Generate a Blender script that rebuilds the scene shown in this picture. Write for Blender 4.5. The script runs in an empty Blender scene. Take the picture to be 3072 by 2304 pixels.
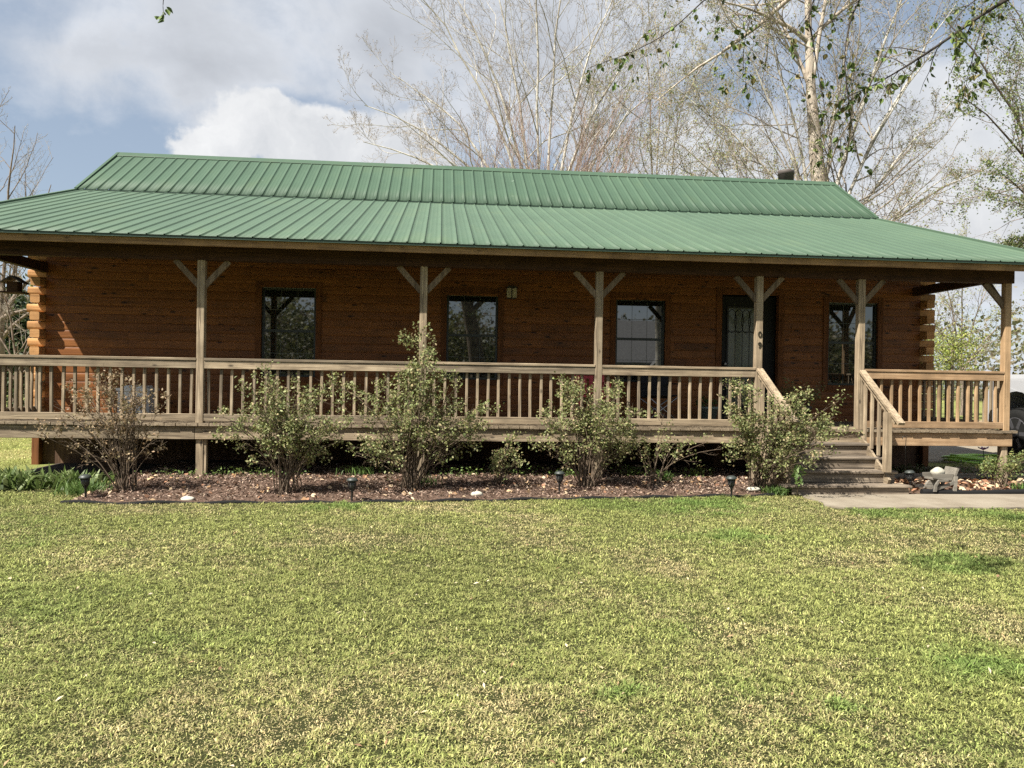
import bpy, math, random
import numpy as np
from mathutils import Vector, Matrix
rng = np.random.default_rng(7)
random.seed(7)
scn = bpy.context.scene
COL = scn.collection
R = math.radians

# ------------------------------------------------------------------ helpers
def tag(o, label=None, cat=None, group=None, kind=None):
    if label: o['label'] = label
    if cat: o['category'] = cat
    if group: o['group'] = group
    if kind: o['kind'] = kind
    return o

ORG = {}                                   # world position of each thing's base
def thing(name, label, cat, loc=(0, 0, 0), group=None):
    o = bpy.data.objects.new(name, None); COL.objects.link(o)
    o.location = loc; o.empty_display_size = 0.2
    ORG[o] = Vector(loc)
    return tag(o, label, cat, group)

def link_mesh(name, me, mat, parent=None, org=(0, 0, 0)):
    o = bpy.data.objects.new(name, me); COL.objects.link(o)
    for m in (mat if isinstance(mat, (list, tuple)) else [mat]):
        me.materials.append(m)
    if parent is not None:
        o.parent = parent
        base = ORG[parent]
        ORG[o] = base
        me.transform(Matrix.Translation(-base))
    else:
        org = Vector(org)
        ORG[o] = org
        if org.length:
            me.transform(Matrix.Translation(-org)); o.location = org
    return o

def np_mesh(name, V, F, smooth=False, col=None):
    """V (n,3); F list of index arrays (m,k)."""
    me = bpy.data.meshes.new(name)
    V = np.asarray(V, np.float32)
    me.vertices.add(len(V)); me.vertices.foreach_set('co', V.ravel())
    loops = np.concatenate([np.asarray(f, np.int32).ravel() for f in F])
    sizes = np.concatenate([np.full(len(f), f.shape[1], np.int32) for f in F])
    starts = np.concatenate([[0], np.cumsum(sizes)[:-1]]).astype(np.int32)
    me.loops.add(len(loops)); me.loops.foreach_set('vertex_index', loops)
    me.polygons.add(len(sizes)); me.polygons.foreach_set('loop_start', starts)
    if smooth: me.polygons.foreach_set('use_smooth', np.ones(len(sizes), bool))
    if col is not None:
        a = me.color_attributes.new('tint', 'FLOAT_COLOR', 'POINT')
        c = np.ones((len(V), 4), np.float32); c[:, :3] = col
        a.data.foreach_set('color', c.ravel())
    me.update(calc_edges=True)
    return me

class MB:
    def __init__(s): s.v = []; s.f = []; s.sm = []
    def add(s, vs, fs, smooth=False):
        b = len(s.v); s.v += [tuple(map(float, v)) for v in vs]
        s.f += [tuple(b + i for i in f) for f in fs]; s.sm += [smooth] * len(fs)
        return s
    def box(s, x0, x1, y0, y1, z0, z1):
        vs = [(x, y, z) for x in (x0, x1) for y in (y0, y1) for z in (z0, z1)]
        return s.add(vs, [(0, 1, 3, 2), (4, 6, 7, 5), (0, 4, 5, 1), (2, 3, 7, 6), (0, 2, 6, 4), (1, 5, 7, 3)])
    def bbox(s, x0, x1, y0, y1, z0, z1, b=0.006):
        """box with chamfered long edges: octagonal section along its longest axis, end caps"""
        d = [x1 - x0, y1 - y0, z1 - z0]; ax = d.index(max(d))
        lo = [x0, y0, z0]; hi = [x1, y1, z1]
        u, w = [i for i in range(3) if i != ax]
        sec = [(lo[u] + b, lo[w]), (hi[u] - b, lo[w]), (hi[u], lo[w] + b), (hi[u], hi[w] - b),
               (hi[u] - b, hi[w]), (lo[u] + b, hi[w]), (lo[u], hi[w] - b), (lo[u], lo[w] + b)]
        vs = []
        for e in (lo[ax], hi[ax]):
            for p in sec:
                q = [0, 0, 0]; q[ax] = e; q[u] = p[0]; q[w] = p[1]; vs.append(q)
        fs = [(i, (i + 1) % 8, 8 + (i + 1) % 8, 8 + i) for i in range(8)] + [tuple(range(7, -1, -1)), tuple(range(8, 16))]
        return s.add(vs, fs)
    def beam(s, a, b, w, h, up=(0, 0, 1), b_=None):
        a = Vector(a); b = Vector(b); d = (b - a).normalized(); up = Vector(up)
        sd = d.cross(up).normalized(); up = sd.cross(d)
        vs = []
        for p in (a, b):
            for i, j in ((-1, -1), (1, -1), (1, 1), (-1, 1)):
                vs.append(p + sd * (w / 2 * i) + up * (h / 2 * j))
        return s.add(vs, [(0, 1, 2, 3), (7, 6, 5, 4), (0, 4, 5, 1), (1, 5, 6, 2), (2, 6, 7, 3), (3, 7, 4, 0)])
    def tube(s, pts, rad, k=8, cap=True):
        pts = [Vector(p) for p in pts]; n = len(pts)
        if not hasattr(rad, '__len__'): rad = [rad] * n
        vs = []; ref = None
        for i, p in enumerate(pts):
            t = (pts[min(i + 1, n - 1)] - pts[max(i - 1, 0)]).normalized()
            if ref is None:
                ref = t.orthogonal().normalized()
            ref = (ref - t * ref.dot(t)).normalized(); bn = t.cross(ref)
            for j in range(k):
                a = 2 * math.pi * j / k
                vs.append(p + (ref * math.cos(a) + bn * math.sin(a)) * rad[i])
        fs = [(i * k + j, i * k + (j + 1) % k, (i + 1) * k + (j + 1) % k, (i + 1) * k + j) for i in range(n - 1) for j in range(k)]
        s.add(vs, fs, True)
        if cap:
            b = len(s.v) - len(vs)
            s.f += [tuple(b + j for j in range(k - 1, -1, -1)), tuple(b + (n - 1) * k + j for j in range(k))]; s.sm += [False, False]
        return s
    def lathe(s, prof, c=(0, 0, 0), k=20, smooth=True):
        vs = []
        for r, z in prof:
            for j in range(k):
                a = 2 * math.pi * j / k
                vs.append((c[0] + r * math.cos(a), c[1] + r * math.sin(a), c[2] + z))
        n = len(prof)
        fs = [(i * k + j, i * k + (j + 1) % k, (i + 1) * k + (j + 1) % k, (i + 1) * k + j) for i in range(n - 1) for j in range(k)]
        s.add(vs, fs, smooth)
        b = len(s.v) - len(vs)
        s.f += [tuple(b + j for j in range(k - 1, -1, -1)), tuple(b + (n - 1) * k + j for j in range(k))]; s.sm += [False, False]
        return s
    def prism(s, poly, ax, a0, a1):
        """poly: 2-D points in the two other axes (in order), swept along axis ax"""
        o = [i for i in range(3) if i != ax]; vs = []
        for e in (a0, a1):
            for p in poly:
                q = [0, 0, 0]; q[ax] = e; q[o[0]] = p[0]; q[o[1]] = p[1]; vs.append(q)
        n = len(poly)
        return s.add(vs, [(i, (i + 1) % n, n + (i + 1) % n, n + i) for i in range(n)] + [tuple(range(n - 1, -1, -1)), tuple(range(n, 2 * n))])
    def warp(s, fn):
        s.v = [tuple(fn(*v)) for v in s.v]; return s
    def build(s, name, mat, parent=None, org=(0, 0, 0)):
        me = bpy.data.meshes.new(name); me.from_pydata(s.v, [], s.f)
        me.polygons.foreach_set('use_smooth', s.sm)
        import bmesh
        bm = bmesh.new(); bm.from_mesh(me); bmesh.ops.recalc_face_normals(bm, faces=bm.faces); bm.to_mesh(me); bm.free()
        me.update()
        return link_mesh(name, me, mat, parent, org)

# ------------------------------------------------------------------ materials
def new_mat(name):
    m = bpy.data.materials.new(name); m.use_nodes = True
    nt = m.node_tree; b = nt.nodes['Principled BSDF']
    return m, nt, b
def nd(nt, t, **kw):
    n = nt.nodes.new(t)
    for k, v in kw.items():
        if k in n.inputs: n.inputs[k].default_value = v
        else: setattr(n, k, v)
    return n
def ramp(nt, fac, stops, interp='LINEAR'):
    r = nt.nodes.new('ShaderNodeValToRGB'); r.color_ramp.interpolation = interp
    e = r.color_ramp.elements
    while len(e) < len(stops): e.new(0.5)
    for i, (p, c) in enumerate(stops):
        e[i].position = p; e[i].color = (*c, 1) if len(c) == 3 else c
    nt.links.new(fac, r.inputs[0]); return r.outputs[0]
def mix(nt, f, a, b, mode='MIX'):
    n = nt.nodes.new('ShaderNodeMix'); n.data_type = 'RGBA'; n.blend_type = mode
    for i, v in ((0, f), (6, a), (7, b)):
        if hasattr(v, 'links') or isinstance(v, bpy.types.NodeSocket): nt.links.new(v, n.inputs[i])
        else: n.inputs[i].default_value = v if i == 0 else (*v, 1) if len(v) == 3 else v
    return n.outputs[2]
def math_(nt, op, a, b=None, clamp=False):
    n = nt.nodes.new('ShaderNodeMath'); n.operation = op; n.use_clamp = clamp
    for i, v in enumerate((a, b)):
        if v is None: continue
        if isinstance(v, bpy.types.NodeSocket): nt.links.new(v, n.inputs[i])
        else: n.inputs[i].default_value = v
    return n.outputs[0]
def coords(nt, scale=(1, 1, 1), kind='pos'):
    if kind == 'pos':
        src = nt.nodes.new('ShaderNodeNewGeometry').outputs['Position']
    else:
        src = nt.nodes.new('ShaderNodeTexCoord').outputs['Object']
    mp = nt.nodes.new('ShaderNodeMapping'); mp.inputs['Scale'].default_value = scale
    nt.links.new(src, mp.inputs[0]); return mp.outputs[0]
def noise(nt, vec, scale, detail=4, rough=.55, dist=0., out=0):
    n = nt.nodes.new('ShaderNodeTexNoise'); n.inputs['Scale'].default_value = scale
    n.inputs['Detail'].default_value = detail; n.inputs['Roughness'].default_value = rough; n.inputs['Distortion'].default_value = dist
    nt.links.new(vec, n.inputs['Vector']); return n.outputs[out]
def bump(nt, b, h, strength=.3, dist=.01):
    n = nt.nodes.new('ShaderNodeBump'); n.inputs['Strength'].default_value = strength; n.inputs['Distance'].default_value = dist
    nt.links.new(h, n.inputs['Height']); nt.links.new(n.outputs[0], b.inputs['Normal'])
def plain(name, c, rough=.6, metal=0., spec=.5, var=.0, vscale=20):
    m, nt, b = new_mat(name)
    b.inputs['Roughness'].default_value = rough; b.inputs['Metallic'].default_value = metal
    b.inputs['Specular IOR Level'].default_value = spec
    if var:
        n = noise(nt, coords(nt, kind='obj'), vscale, 5)
        nt.links.new(ramp(nt, n, [(.25, tuple(x * (1 - var) for x in c)), (.75, tuple(min(1, x * (1 + var)) for x in c))]), b.inputs['Base Color'])
    else: b.inputs['Base Color'].default_value = (*c, 1)
    return m
def wood(name, axis, dark, mid, light, grain=34, rough=.8, knots=True, objvar=.35, bumpk=.35):
    """weathered timber with the grain along axis 0/1/2"""
    m, nt, b = new_mat(name)
    sc = [grain] * 3; sc[axis] = 1.3
    v0 = coords(nt)
    oi = nt.nodes.new('ShaderNodeObjectInfo')
    off = nt.nodes.new('ShaderNodeVectorMath'); off.operation = 'SCALE'
    cmb = nt.nodes.new('ShaderNodeCombineXYZ')
    for i in range(3): nt.links.new(oi.outputs['Random'], cmb.inputs[i])
    nt.links.new(cmb.outputs[0], off.inputs[0]); off.inputs['Scale'].default_value = 17.
    ad = nt.nodes.new('ShaderNodeVectorMath'); nt.links.new(v0, ad.inputs[0]); nt.links.new(off.outputs[0], ad.inputs[1])
    mp = nt.nodes.new('ShaderNodeMapping'); mp.inputs['Scale'].default_value = sc; nt.links.new(ad.outputs[0], mp.inputs[0])
    g = noise(nt, mp.outputs[0], 1.0, 6, .6, 1.2)
    blot = noise(nt, ad.outputs[0], 3.2, 4, .6)
    c = ramp(nt, g, [(.28, dark), (.48, mid), (.72, light)])
    c = mix(nt, math_(nt, 'MULTIPLY', math_(nt, 'SUBTRACT', blot, .42, True), 2.4, True), c, tuple(x * .5 for x in mid))
    # one tone per board
    t = ramp(nt, oi.outputs['Random'], [(0, (1 - objvar,) * 3), (.5, (1, .97, .93)), (1, (1 + objvar * .5, 1 + objvar * .42, 1 + objvar * .3))])
    c = mix(nt, 1.0, c, t, 'MULTIPLY')
    if knots:
        vs = [5.0] * 3; vs[axis] = 2.2
        mk = nt.nodes.new('ShaderNodeMapping'); mk.inputs['Scale'].default_value = vs; nt.links.new(ad.outputs[0], mk.inputs[0])
        vo = nt.nodes.new('ShaderNodeTexVoronoi'); vo.inputs['Scale'].default_value = 1.2; nt.links.new(mk.outputs[0], vo.inputs['Vector'])
        k = ramp(nt, vo.outputs['Distance'], [(.05, (1, 1, 1)), (.13, (0, 0, 0))])
        c = mix(nt, math_(nt, 'MULTIPLY', k, .75), c, tuple(x * .4 for x in dark))
    nt.links.new(c, b.inputs['Base Color']); b.inputs['Roughness'].default_value = rough
    b.inputs['Specular IOR Level'].default_value = .25
    bump(nt, b, g, bumpk, .006)
    return m

W_D, W_M, W_L = (.065, .05, .037), (.27, .213, .146), (.435, .36, .252)
wood_x = wood('weathered_wood_x', 0, W_D, W_M, W_L)
wood_y = wood('weathered_wood_y', 1, W_D, W_M, W_L)
wood_z = wood('weathered_wood_z', 2, W_D, W_M, W_L, objvar=.3)
new_x = wood('newer_wood_x', 0, (.18, .11, .06), (.34, .225, .13), (.44, .31, .19), knots=True, objvar=.15)
new_z = wood('newer_wood_z', 2, (.17, .11, .06), (.34, .23, .13), (.44, .31, .185), objvar=.25)
step_x = wood('step_wood_x', 0, (.05, .042, .034), (.165, .135, .105), (.34, .285, .215), objvar=.3)
fascia_m = wood('fascia_wood', 0, (.12, .07, .035), (.27, .165, .075), (.36, .23, .11), objvar=.15)
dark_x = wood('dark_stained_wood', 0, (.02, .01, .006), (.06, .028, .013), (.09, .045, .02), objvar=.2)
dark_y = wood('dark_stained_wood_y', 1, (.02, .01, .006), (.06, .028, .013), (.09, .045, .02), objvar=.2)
trim_m = wood('stained_trim_wood', 2, (.06, .022, .008), (.15, .058, .02), (.2, .085, .03), objvar=.2)

def log_material():
    m, nt, b = new_mat('stained_log_wood')
    geo = nt.nodes.new('ShaderNodeNewGeometry'); sep = nt.nodes.new('ShaderNodeSeparateXYZ'); nt.links.new(geo.outputs['Position'], sep.inputs[0])
    row = math_(nt, 'FLOOR', math_(nt, 'DIVIDE', math_(nt, 'SUBTRACT', sep.outputs[2], .80), .1412))
    shift = nt.nodes.new('ShaderNodeTexWhiteNoise'); shift.noise_dimensions = '1D'; nt.links.new(row, shift.inputs['W'])
    seg = math_(nt, 'FLOOR', math_(nt, 'DIVIDE', math_(nt, 'ADD', sep.outputs[0], math_(nt, 'MULTIPLY', shift.outputs[0], 4.)), 3.1))
    cm = nt.nodes.new('ShaderNodeCombineXYZ'); nt.links.new(row, cm.inputs[0]); nt.links.new(seg, cm.inputs[1])
    wn = nt.nodes.new('ShaderNodeTexWhiteNoise'); wn.noise_dimensions = '2D'; nt.links.new(cm.outputs[0], wn.inputs['Vector'])
    offs = nt.nodes.new('ShaderNodeVectorMath'); offs.operation = 'SCALE'; nt.links.new(wn.outputs['Color'], offs.inputs[0]); offs.inputs['Scale'].default_value = 9.
    ad = nt.nodes.new('ShaderNodeVectorMath'); nt.links.new(geo.outputs['Position'], ad.inputs[0]); nt.links.new(offs.outputs[0], ad.inputs[1])
    mp = nt.nodes.new('ShaderNodeMapping'); mp.inputs['Scale'].default_value = (1.1, 22, 30); nt.links.new(ad.outputs[0], mp.inputs[0])
    g = noise(nt, mp.outputs[0], 1., 6, .62, 1.0)
    c = ramp(nt, g, [(.25, (.115, .039, .010)), (.5, (.205, .075, .019)), (.76, (.27, .107, .03))])
    c = mix(nt, 1., c, ramp(nt, wn.outputs[0], [(0, (.80, .77, .74)), (.5, (.95, .93, .9)), (1, (1.1, 1.1, 1.05))]), 'MULTIPLY')
    # weather stains
    st = noise(nt, ad.outputs[0], 1.7, 5, .65)
    c = mix(nt, math_(nt, 'MULTIPLY', math_(nt, 'SUBTRACT', st, .48, True), 2.6, True), c, (.06, .026, .012))
    mk = nt.nodes.new('ShaderNodeMapping'); mk.inputs['Scale'].default_value = (3.0, 5, 8.5); nt.links.new(ad.outputs[0], mk.inputs[0])
    vo = nt.nodes.new('ShaderNodeTexVoronoi'); vo.inputs['Scale'].default_value = 1.; nt.links.new(mk.outputs[0], vo.inputs['Vector'])
    k = ramp(nt, vo.outputs['Distance'], [(.10, (1, 1, 1)), (.2, (0, 0, 0))])
    c = mix(nt, math_(nt, 'MULTIPLY', k, .85), c, (.018, .006, .003))
    nt.links.new(c, b.inputs['Base Color']); b.inputs['Roughness'].default_value = .55; b.inputs['Specular IOR Level'].default_value = .3
    bump(nt, b, g, .25, .006)
    return m
log_m = log_material()
logend_m = wood('log_end_wood', 0, (.21, .105, .04), (.43, .23, .095), (.53, .31, .14), objvar=.25)

def roof_material(name, c):
    m, nt, b = new_mat(name)
    n1 = noise(nt, coords(nt, (1, .35, 1)), 1.2, 6, .62)
    n2 = noise(nt, coords(nt, (8, .8, 2)), 1.5, 5, .6)
    col = ramp(nt, n1, [(.3, tuple(x * .88 for x in c)), (.55, c), (.8, (c[0] * 1.2, c[1] * 1.08, c[2] * .98))])
    col = mix(nt, math_(nt, 'MULTIPLY', math_(nt, 'SUBTRACT', n2, .5, True), 1.1, True), col, (c[0] * 1.35, c[1] * 1.2, c[2] * 1.15))
    geo = nt.nodes.new('ShaderNodeNewGeometry'); sp = nt.nodes.new('ShaderNodeSeparateXYZ'); nt.links.new(geo.outputs['Position'], sp.inputs[0])
    wn = nt.nodes.new('ShaderNodeTexWhiteNoise'); wn.noise_dimensions = '1D'; nt.links.new(math_(nt, 'FLOOR', math_(nt, 'DIVIDE', math_(nt, 'ADD', sp.outputs[0], 30.), .912)), wn.inputs['W'])
    col = mix(nt, 1., col, ramp(nt, wn.outputs[0], [(0, (.93, .94, .95)), (1, (1.06, 1.05, 1.04))]), 'MULTIPLY')
    # scuffed chalky marks
    vo = noise(nt, coords(nt, (2.0, 7, 7)), 1.3, 3, .5)
    sc = ramp(nt, vo, [(.76, (0, 0, 0)), (.80, (1, 1, 1))])
    col = mix(nt, math_(nt, 'MULTIPLY', sc, .35), col, (.55, .62, .55))
    nt.links.new(col, b.inputs['Base Color']); b.inputs['Roughness'].default_value = .62; b.inputs['Specular IOR Level'].default_value = .22
    return m
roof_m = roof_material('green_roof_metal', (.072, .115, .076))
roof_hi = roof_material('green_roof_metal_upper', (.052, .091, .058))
roof_trim = plain('dark_green_trim', (.03, .06, .04), .5)

def tint_mat(name, rough=.8, transl=.25, spec=.2):
    m, nt, b = new_mat(name)
    at = nt.nodes.new('ShaderNodeAttribute'); at.attribute_name = 'tint'
    nt.links.new(at.outputs['Color'], b.inputs['Base Color']); b.inputs['Roughness'].default_value = rough; b.inputs['Specular IOR Level'].default_value = spec
    if transl:
        tr = nt.nodes.new('ShaderNodeBsdfTranslucent'); nt.links.new(at.outputs['Color'], tr.inputs[0])
        mx = nt.nodes.new('ShaderNodeMixShader'); mx.inputs[0].default_value = transl
        nt.links.new(b.outputs[0], mx.inputs[1]); nt.links.new(tr.outputs[0], mx.inputs[2])
        nt.links.new(mx.outputs[0], nt.nodes['Material Output'].inputs[0])
    return m
leaf_m = tint_mat('leaf', .55, .3, .35)
grass_m = tint_mat('grass_blade', .75, .3, .2)
chip_m = tint_mat('bark_chip', .85, 0, .15)

def bark(name, c0, c1, scale=4, zs=.5):
    m, nt, b = new_mat(name)
    n = noise(nt, coords(nt, (1, 1, zs)), scale, 6, .65, .6)
    nt.links.new(ramp(nt, n, [(.38, c0), (.62, c1)]), b.inputs['Base Color']); b.inputs['Roughness'].default_value = .9
    b.inputs['Specular IOR Level'].default_value = .15
    bump(nt, b, n, .5, .02)
    return m
bark_pale = bark('pale_sycamore_bark', (.25, .225, .185), (.54, .51, .45), 3.2)
bark_tan = bark('tan_mottled_bark', (.25, .205, .16), (.48, .42, .345), 5)
bark_brown = bark('brown_bark', (.10, .078, .06), (.24, .19, .15), 7)
bark_dark = bark('dark_bark', (.04, .03, .022), (.11, .085, .06), 9)
twig_m = plain('twig', (.26, .22, .175), .85, var=.3, vscale=1.5)
twig_pink = plain('reddish_twig', (.27, .185, .145), .85, var=.25, vscale=1.2)
cane_m = plain('shrub_cane', (.11, .078, .05), .8, var=.4, vscale=6)

glass_m, nt, b = new_mat('window_glass')
b.inputs['Base Color'].default_value = (.012, .016, .013, 1); b.inputs['Roughness'].default_value = .015; b.inputs['IOR'].default_value = 2.1
b.inputs['Coat Weight'].default_value = 1.; b.inputs['Coat Roughness'].default_value = .01
bump(nt, b, noise(nt, coords(nt), 1.3, 2), .02, .02)
frame_m = plain('dark_green_frame', (.012, .018, .016), .4)
black_m = plain('black_plastic', (.018, .018, .018), .5)
black_door = plain('black_door_paint', (.008, .009, .009), .6, spec=.3)
muntin_m = plain('grey_muntin', (.10, .11, .10), .5)
doorglass_m, nt, b = new_mat('frosted_door_glass')
b.inputs['Base Color'].default_value = (.10, .115, .085, 1); b.inputs['Roughness'].default_value = .25; b.inputs['Coat Weight'].default_value = .5
white_m = plain('white_plastic', (.72, .72, .70), .5, var=.06)
grey_pl = plain('grey_plastic', (.38, .39, .38), .5, var=.08)
lamp_glass = plain('frosted_lamp_glass', (.42, .38, .30), .35)
iron_m = plain('dark_iron', (.03, .027, .024), .5, metal=.3)
pipe_m = plain('chimney_pipe_metal', (.075, .06, .052), .7)
dirt_m = wood('brown_skirting', 2, (.045, .024, .015), (.105, .062, .04), (.16, .10, .065), grain=16)
lead_m = plain('lead_came', (.01, .01, .01), .5)
red_m = plain('red_paint', (.46, .05, .06), .6, var=.2)
steel_m = plain('steel_tube', (.42, .42, .43), .35, metal=.8)
fabric_m = plain('black_canvas', (.012, .012, .015), .9)
rock_m = plain('pale_limestone', (.46, .43, .35), .85, var=.18, vscale=14)
greywood_m = wood('grey_planter_wood', 0, (.09, .082, .068), (.185, .172, .148), (.26, .245, .21), grain=50)
hose_m = plain('lime_green_hose', (.26, .46, .06), .4)
pot_m = plain('grey_green_pot', (.16, .20, .17), .6, var=.15)
rubber_m = plain('tyre_rubber', (.011, .011, .0105), .9, spec=.2, var=.4, vscale=30)
silver_m = plain('silver_car_paint', (.40, .41, .43), .3, metal=.25)
edging_m = plain('black_edging', (.012, .012, .012), .9, spec=.15)
number_m = plain('bronze_number', (.03, .026, .015), .5, metal=.4)

# ------------------------------------------------------------------ camera
f_px, yaw, pit, rol, HC = 1661., .09524, -.00511, -.01532, 1.5
fwd = Vector((math.sin(yaw) * math.cos(pit), math.cos(yaw) * math.cos(pit), math.sin(pit)))
rgt = Vector((math.cos(yaw), -math.sin(yaw), 0)); dwn = fwd.cross(rgt)
cr = rgt * math.cos(rol) + dwn * math.sin(rol); cd = -rgt * math.sin(rol) + dwn * math.cos(rol)
cam = bpy.data.cameras.new('camera'); co = bpy.data.objects.new('camera', cam); COL.objects.link(co)
Mx = Matrix((cr, -cd, -fwd)).transposed().to_4x4(); Mx.translation = (0, 0, HC); co.matrix_world = Mx
cam.sensor_width = 36; cam.lens = f_px / 2212 * 36; cam.clip_end = 2000; cam.clip_start = .05
scn.camera = co

# ------------------------------------------------------------------ light and sky
SUN_A, SUN_C = 1.5, 2.3                       # light travels (A, 1, -C)
sd = Vector((SUN_A, 1, -SUN_C)).normalized()
sun = bpy.data.lights.new('sun', 'SUN'); sun.energy = 5.0; sun.angle = R(.53); sun.color = (1, .95, .86)
so = bpy.data.objects.new('sun', sun); COL.objects.link(so)
so.rotation_euler = sd.to_track_quat('-Z', 'Y').to_euler(); so.location = (-20, -12, 30)
elev = math.asin(-sd.z); azi = math.atan2(-sd.x, -sd.y)
w = bpy.data.worlds.new('World'); scn.world = w; w.use_nodes = True
nt = w.node_tree; bg = nt.nodes['Background']; bg.inputs[1].default_value = .05
sky = nt.nodes.new('ShaderNodeTexSky'); sky.sky_type = 'NISHITA'; sky.sun_disc = False
sky.sun_elevation = elev; sky.sun_rotation = azi; sky.dust_density = 1.2; sky.air_density = 1.0
tc = nt.nodes.new('ShaderNodeTexCoord')
def vdir(px, py):
    d = cr * ((px - 1106) / f_px) + cd * ((py - 829.5) / f_px) + fwd
    return d.normalized()
sep = nt.nodes.new('ShaderNodeSeparateXYZ'); nt.links.new(tc.outputs['Generated'], sep.inputs[0])
den = math_(nt, 'ADD', math_(nt, 'MAXIMUM', sep.outputs[2], 0.), .22)
cmb = nt.nodes.new('ShaderNodeCombineXYZ')
nt.links.new(math_(nt, 'DIVIDE', sep.outputs[0], den), cmb.inputs[0]); nt.links.new(math_(nt, 'DIVIDE', sep.outputs[1], den), cmb.inputs[1])
cmb.inputs[2].default_value = 3.7
big = noise(nt, cmb.outputs[0], 1.15, 9, .56, .25)
fine = noise(nt, tc.outputs['Generated'], 9., 8, .58, .3)
wob = nt.nodes.new('ShaderNodeVectorMath'); wob.operation = 'SCALE'; wob.inputs['Scale'].default_value = .17
wn_ = nt.nodes.new('ShaderNodeVectorMath'); wn_.operation = 'SUBTRACT'; wn_.inputs[1].default_value = (.5, .5, .5)
nt.links.new(noise(nt, tc.outputs['Generated'], 7., 7, .6, 0, 1), wn_.inputs[0]); nt.links.new(wn_.outputs[0], wob.inputs[0])
wad = nt.nodes.new('ShaderNodeVectorMath'); nt.links.new(tc.outputs['Generated'], wad.inputs[0]); nt.links.new(wob.outputs[0], wad.inputs[1])
wnm = nt.nodes.new('ShaderNodeVectorMath'); wnm.operation = 'NORMALIZE'; nt.links.new(wad.outputs[0], wnm.inputs[0])
def blob(px, py, rad_px, soft=.5, squash=1.):
    d = vdir(px, py); dt = nt.nodes.new('ShaderNodeVectorMath'); dt.operation = 'DISTANCE'
    src = wnm.outputs[0]
    if squash != 1.:
        mp = nt.nodes.new('ShaderNodeMapping'); mp.inputs['Scale'].default_value = (1, 1, squash); nt.links.new(src, mp.inputs[0]); src = mp.outputs[0]
        d = Vector((d.x, d.y, d.z * squash))
    nt.links.new(src, dt.inputs[0]); dt.inputs[1].default_value = d
    r = rad_px / f_px
    mr = nt.nodes.new('ShaderNodeMapRange'); mr.interpolation_type = 'SMOOTHSTEP'
    mr.inputs['From Min'].default_value = r; mr.inputs['From Max'].default_value = r * soft; mr.inputs['To Min'].default_value = 0; mr.inputs['To Max'].default_value = 1
    nt.links.new(dt.outputs['Value'], mr.inputs['Value']); return mr.outputs[0]
dens = math_(nt, 'ADD', math_(nt, 'MULTIPLY', big, .75), math_(nt, 'MULTIPLY', fine, .25))
for px, py, r_, wgt, sq in ((680, 130, 400, .10, 1.5), (250, 40, 150, -.07, 1.5), (640, 20, 200, -.05, 1.5), (230, 150, 200, .05, 1.5), (110, 380, 330, -.16, 1.3), (330, 240, 160, -.07, 1.5), (30, 20, 160, -.08, 1.), (640, 225, 150, -.09, 2.5), (1990, 120, 330, -.10, 1.), (1560, 210, 120, -.1, 1.), (2080, 480, 300, .14, 1.), (1650, 350, 330, .10, 1.5), (1100, 60, 400, .06, 1.)):
    dens = math_(nt, 'ADD', dens, math_(nt, 'MULTIPLY', blob(px, py, r_, .1, sq), wgt))
cover = ramp(nt, dens, [(.44, (0, 0, 0)), (.52, (.45,) * 3), (.60, (1, 1, 1))])
thick = ramp(nt, dens, [(.48, (6.6, 6.9, 7.4)), (.58, (6.0, 6.3, 6.8)), (.72, (4.2, 4.45, 4.9)), (.85, (3.5, 3.7, 4.1))])
lum = mix(nt, 1., thick, ramp(nt, fine, [(.3, (.85,) * 3), (.7, (1.12,) * 3)]), 'MULTIPLY')
skyc = mix(nt, .38, sky.outputs[0], (5.2, 5.9, 6.7))
c1 = mix(nt, cover, skyc, lum)
cum = None
for px, py, r_, sq in ((555, 300, 110, 1.2), (690, 330, 140, 1.35), (450, 345, 95, 1.3), (820, 350, 150, 1.5), (575, 262, 60, 1.)):
    bb = blob(px, py, r_, .72, sq)
    cum = bb if cum is None else math_(nt, 'MAXIMUM', cum, bb)
for px, py, r_, sq in ((2060, 400, 230, 1.), (1720, 330, 170, 1.2), (1480, 330, 150, 1.4), (1980, 250, 140, 1.), (2260, 200, 200, 1.), (1330, 330, 120, 1.6)):
    cum = math_(nt, 'MAXIMUM', cum, math_(nt, 'MULTIPLY', blob(px, py, r_, .35, sq), .85))
cumcol = ramp(nt, noise(nt, wnm.outputs[0], 6., 6, .6), [(.36, (5.4, 5.6, 5.9)), (.66, (8.0, 8.05, 8.1))])
c2 = mix(nt, math_(nt, 'MULTIPLY', cum, .96), c1, cumcol)
nt.links.new(c2, bg.inputs[0])
scn.view_settings.view_transform = 'Standard'; scn.view_settings.look = 'None'; scn.view_settings.gamma = 1
scn.view_settings.exposure = 1.25
scn.cycles.use_denoising = False
scn.cycles.max_bounces = 6; scn.cycles.diffuse_bounces = 3; scn.cycles.transparent_max_bounces = 4

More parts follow.
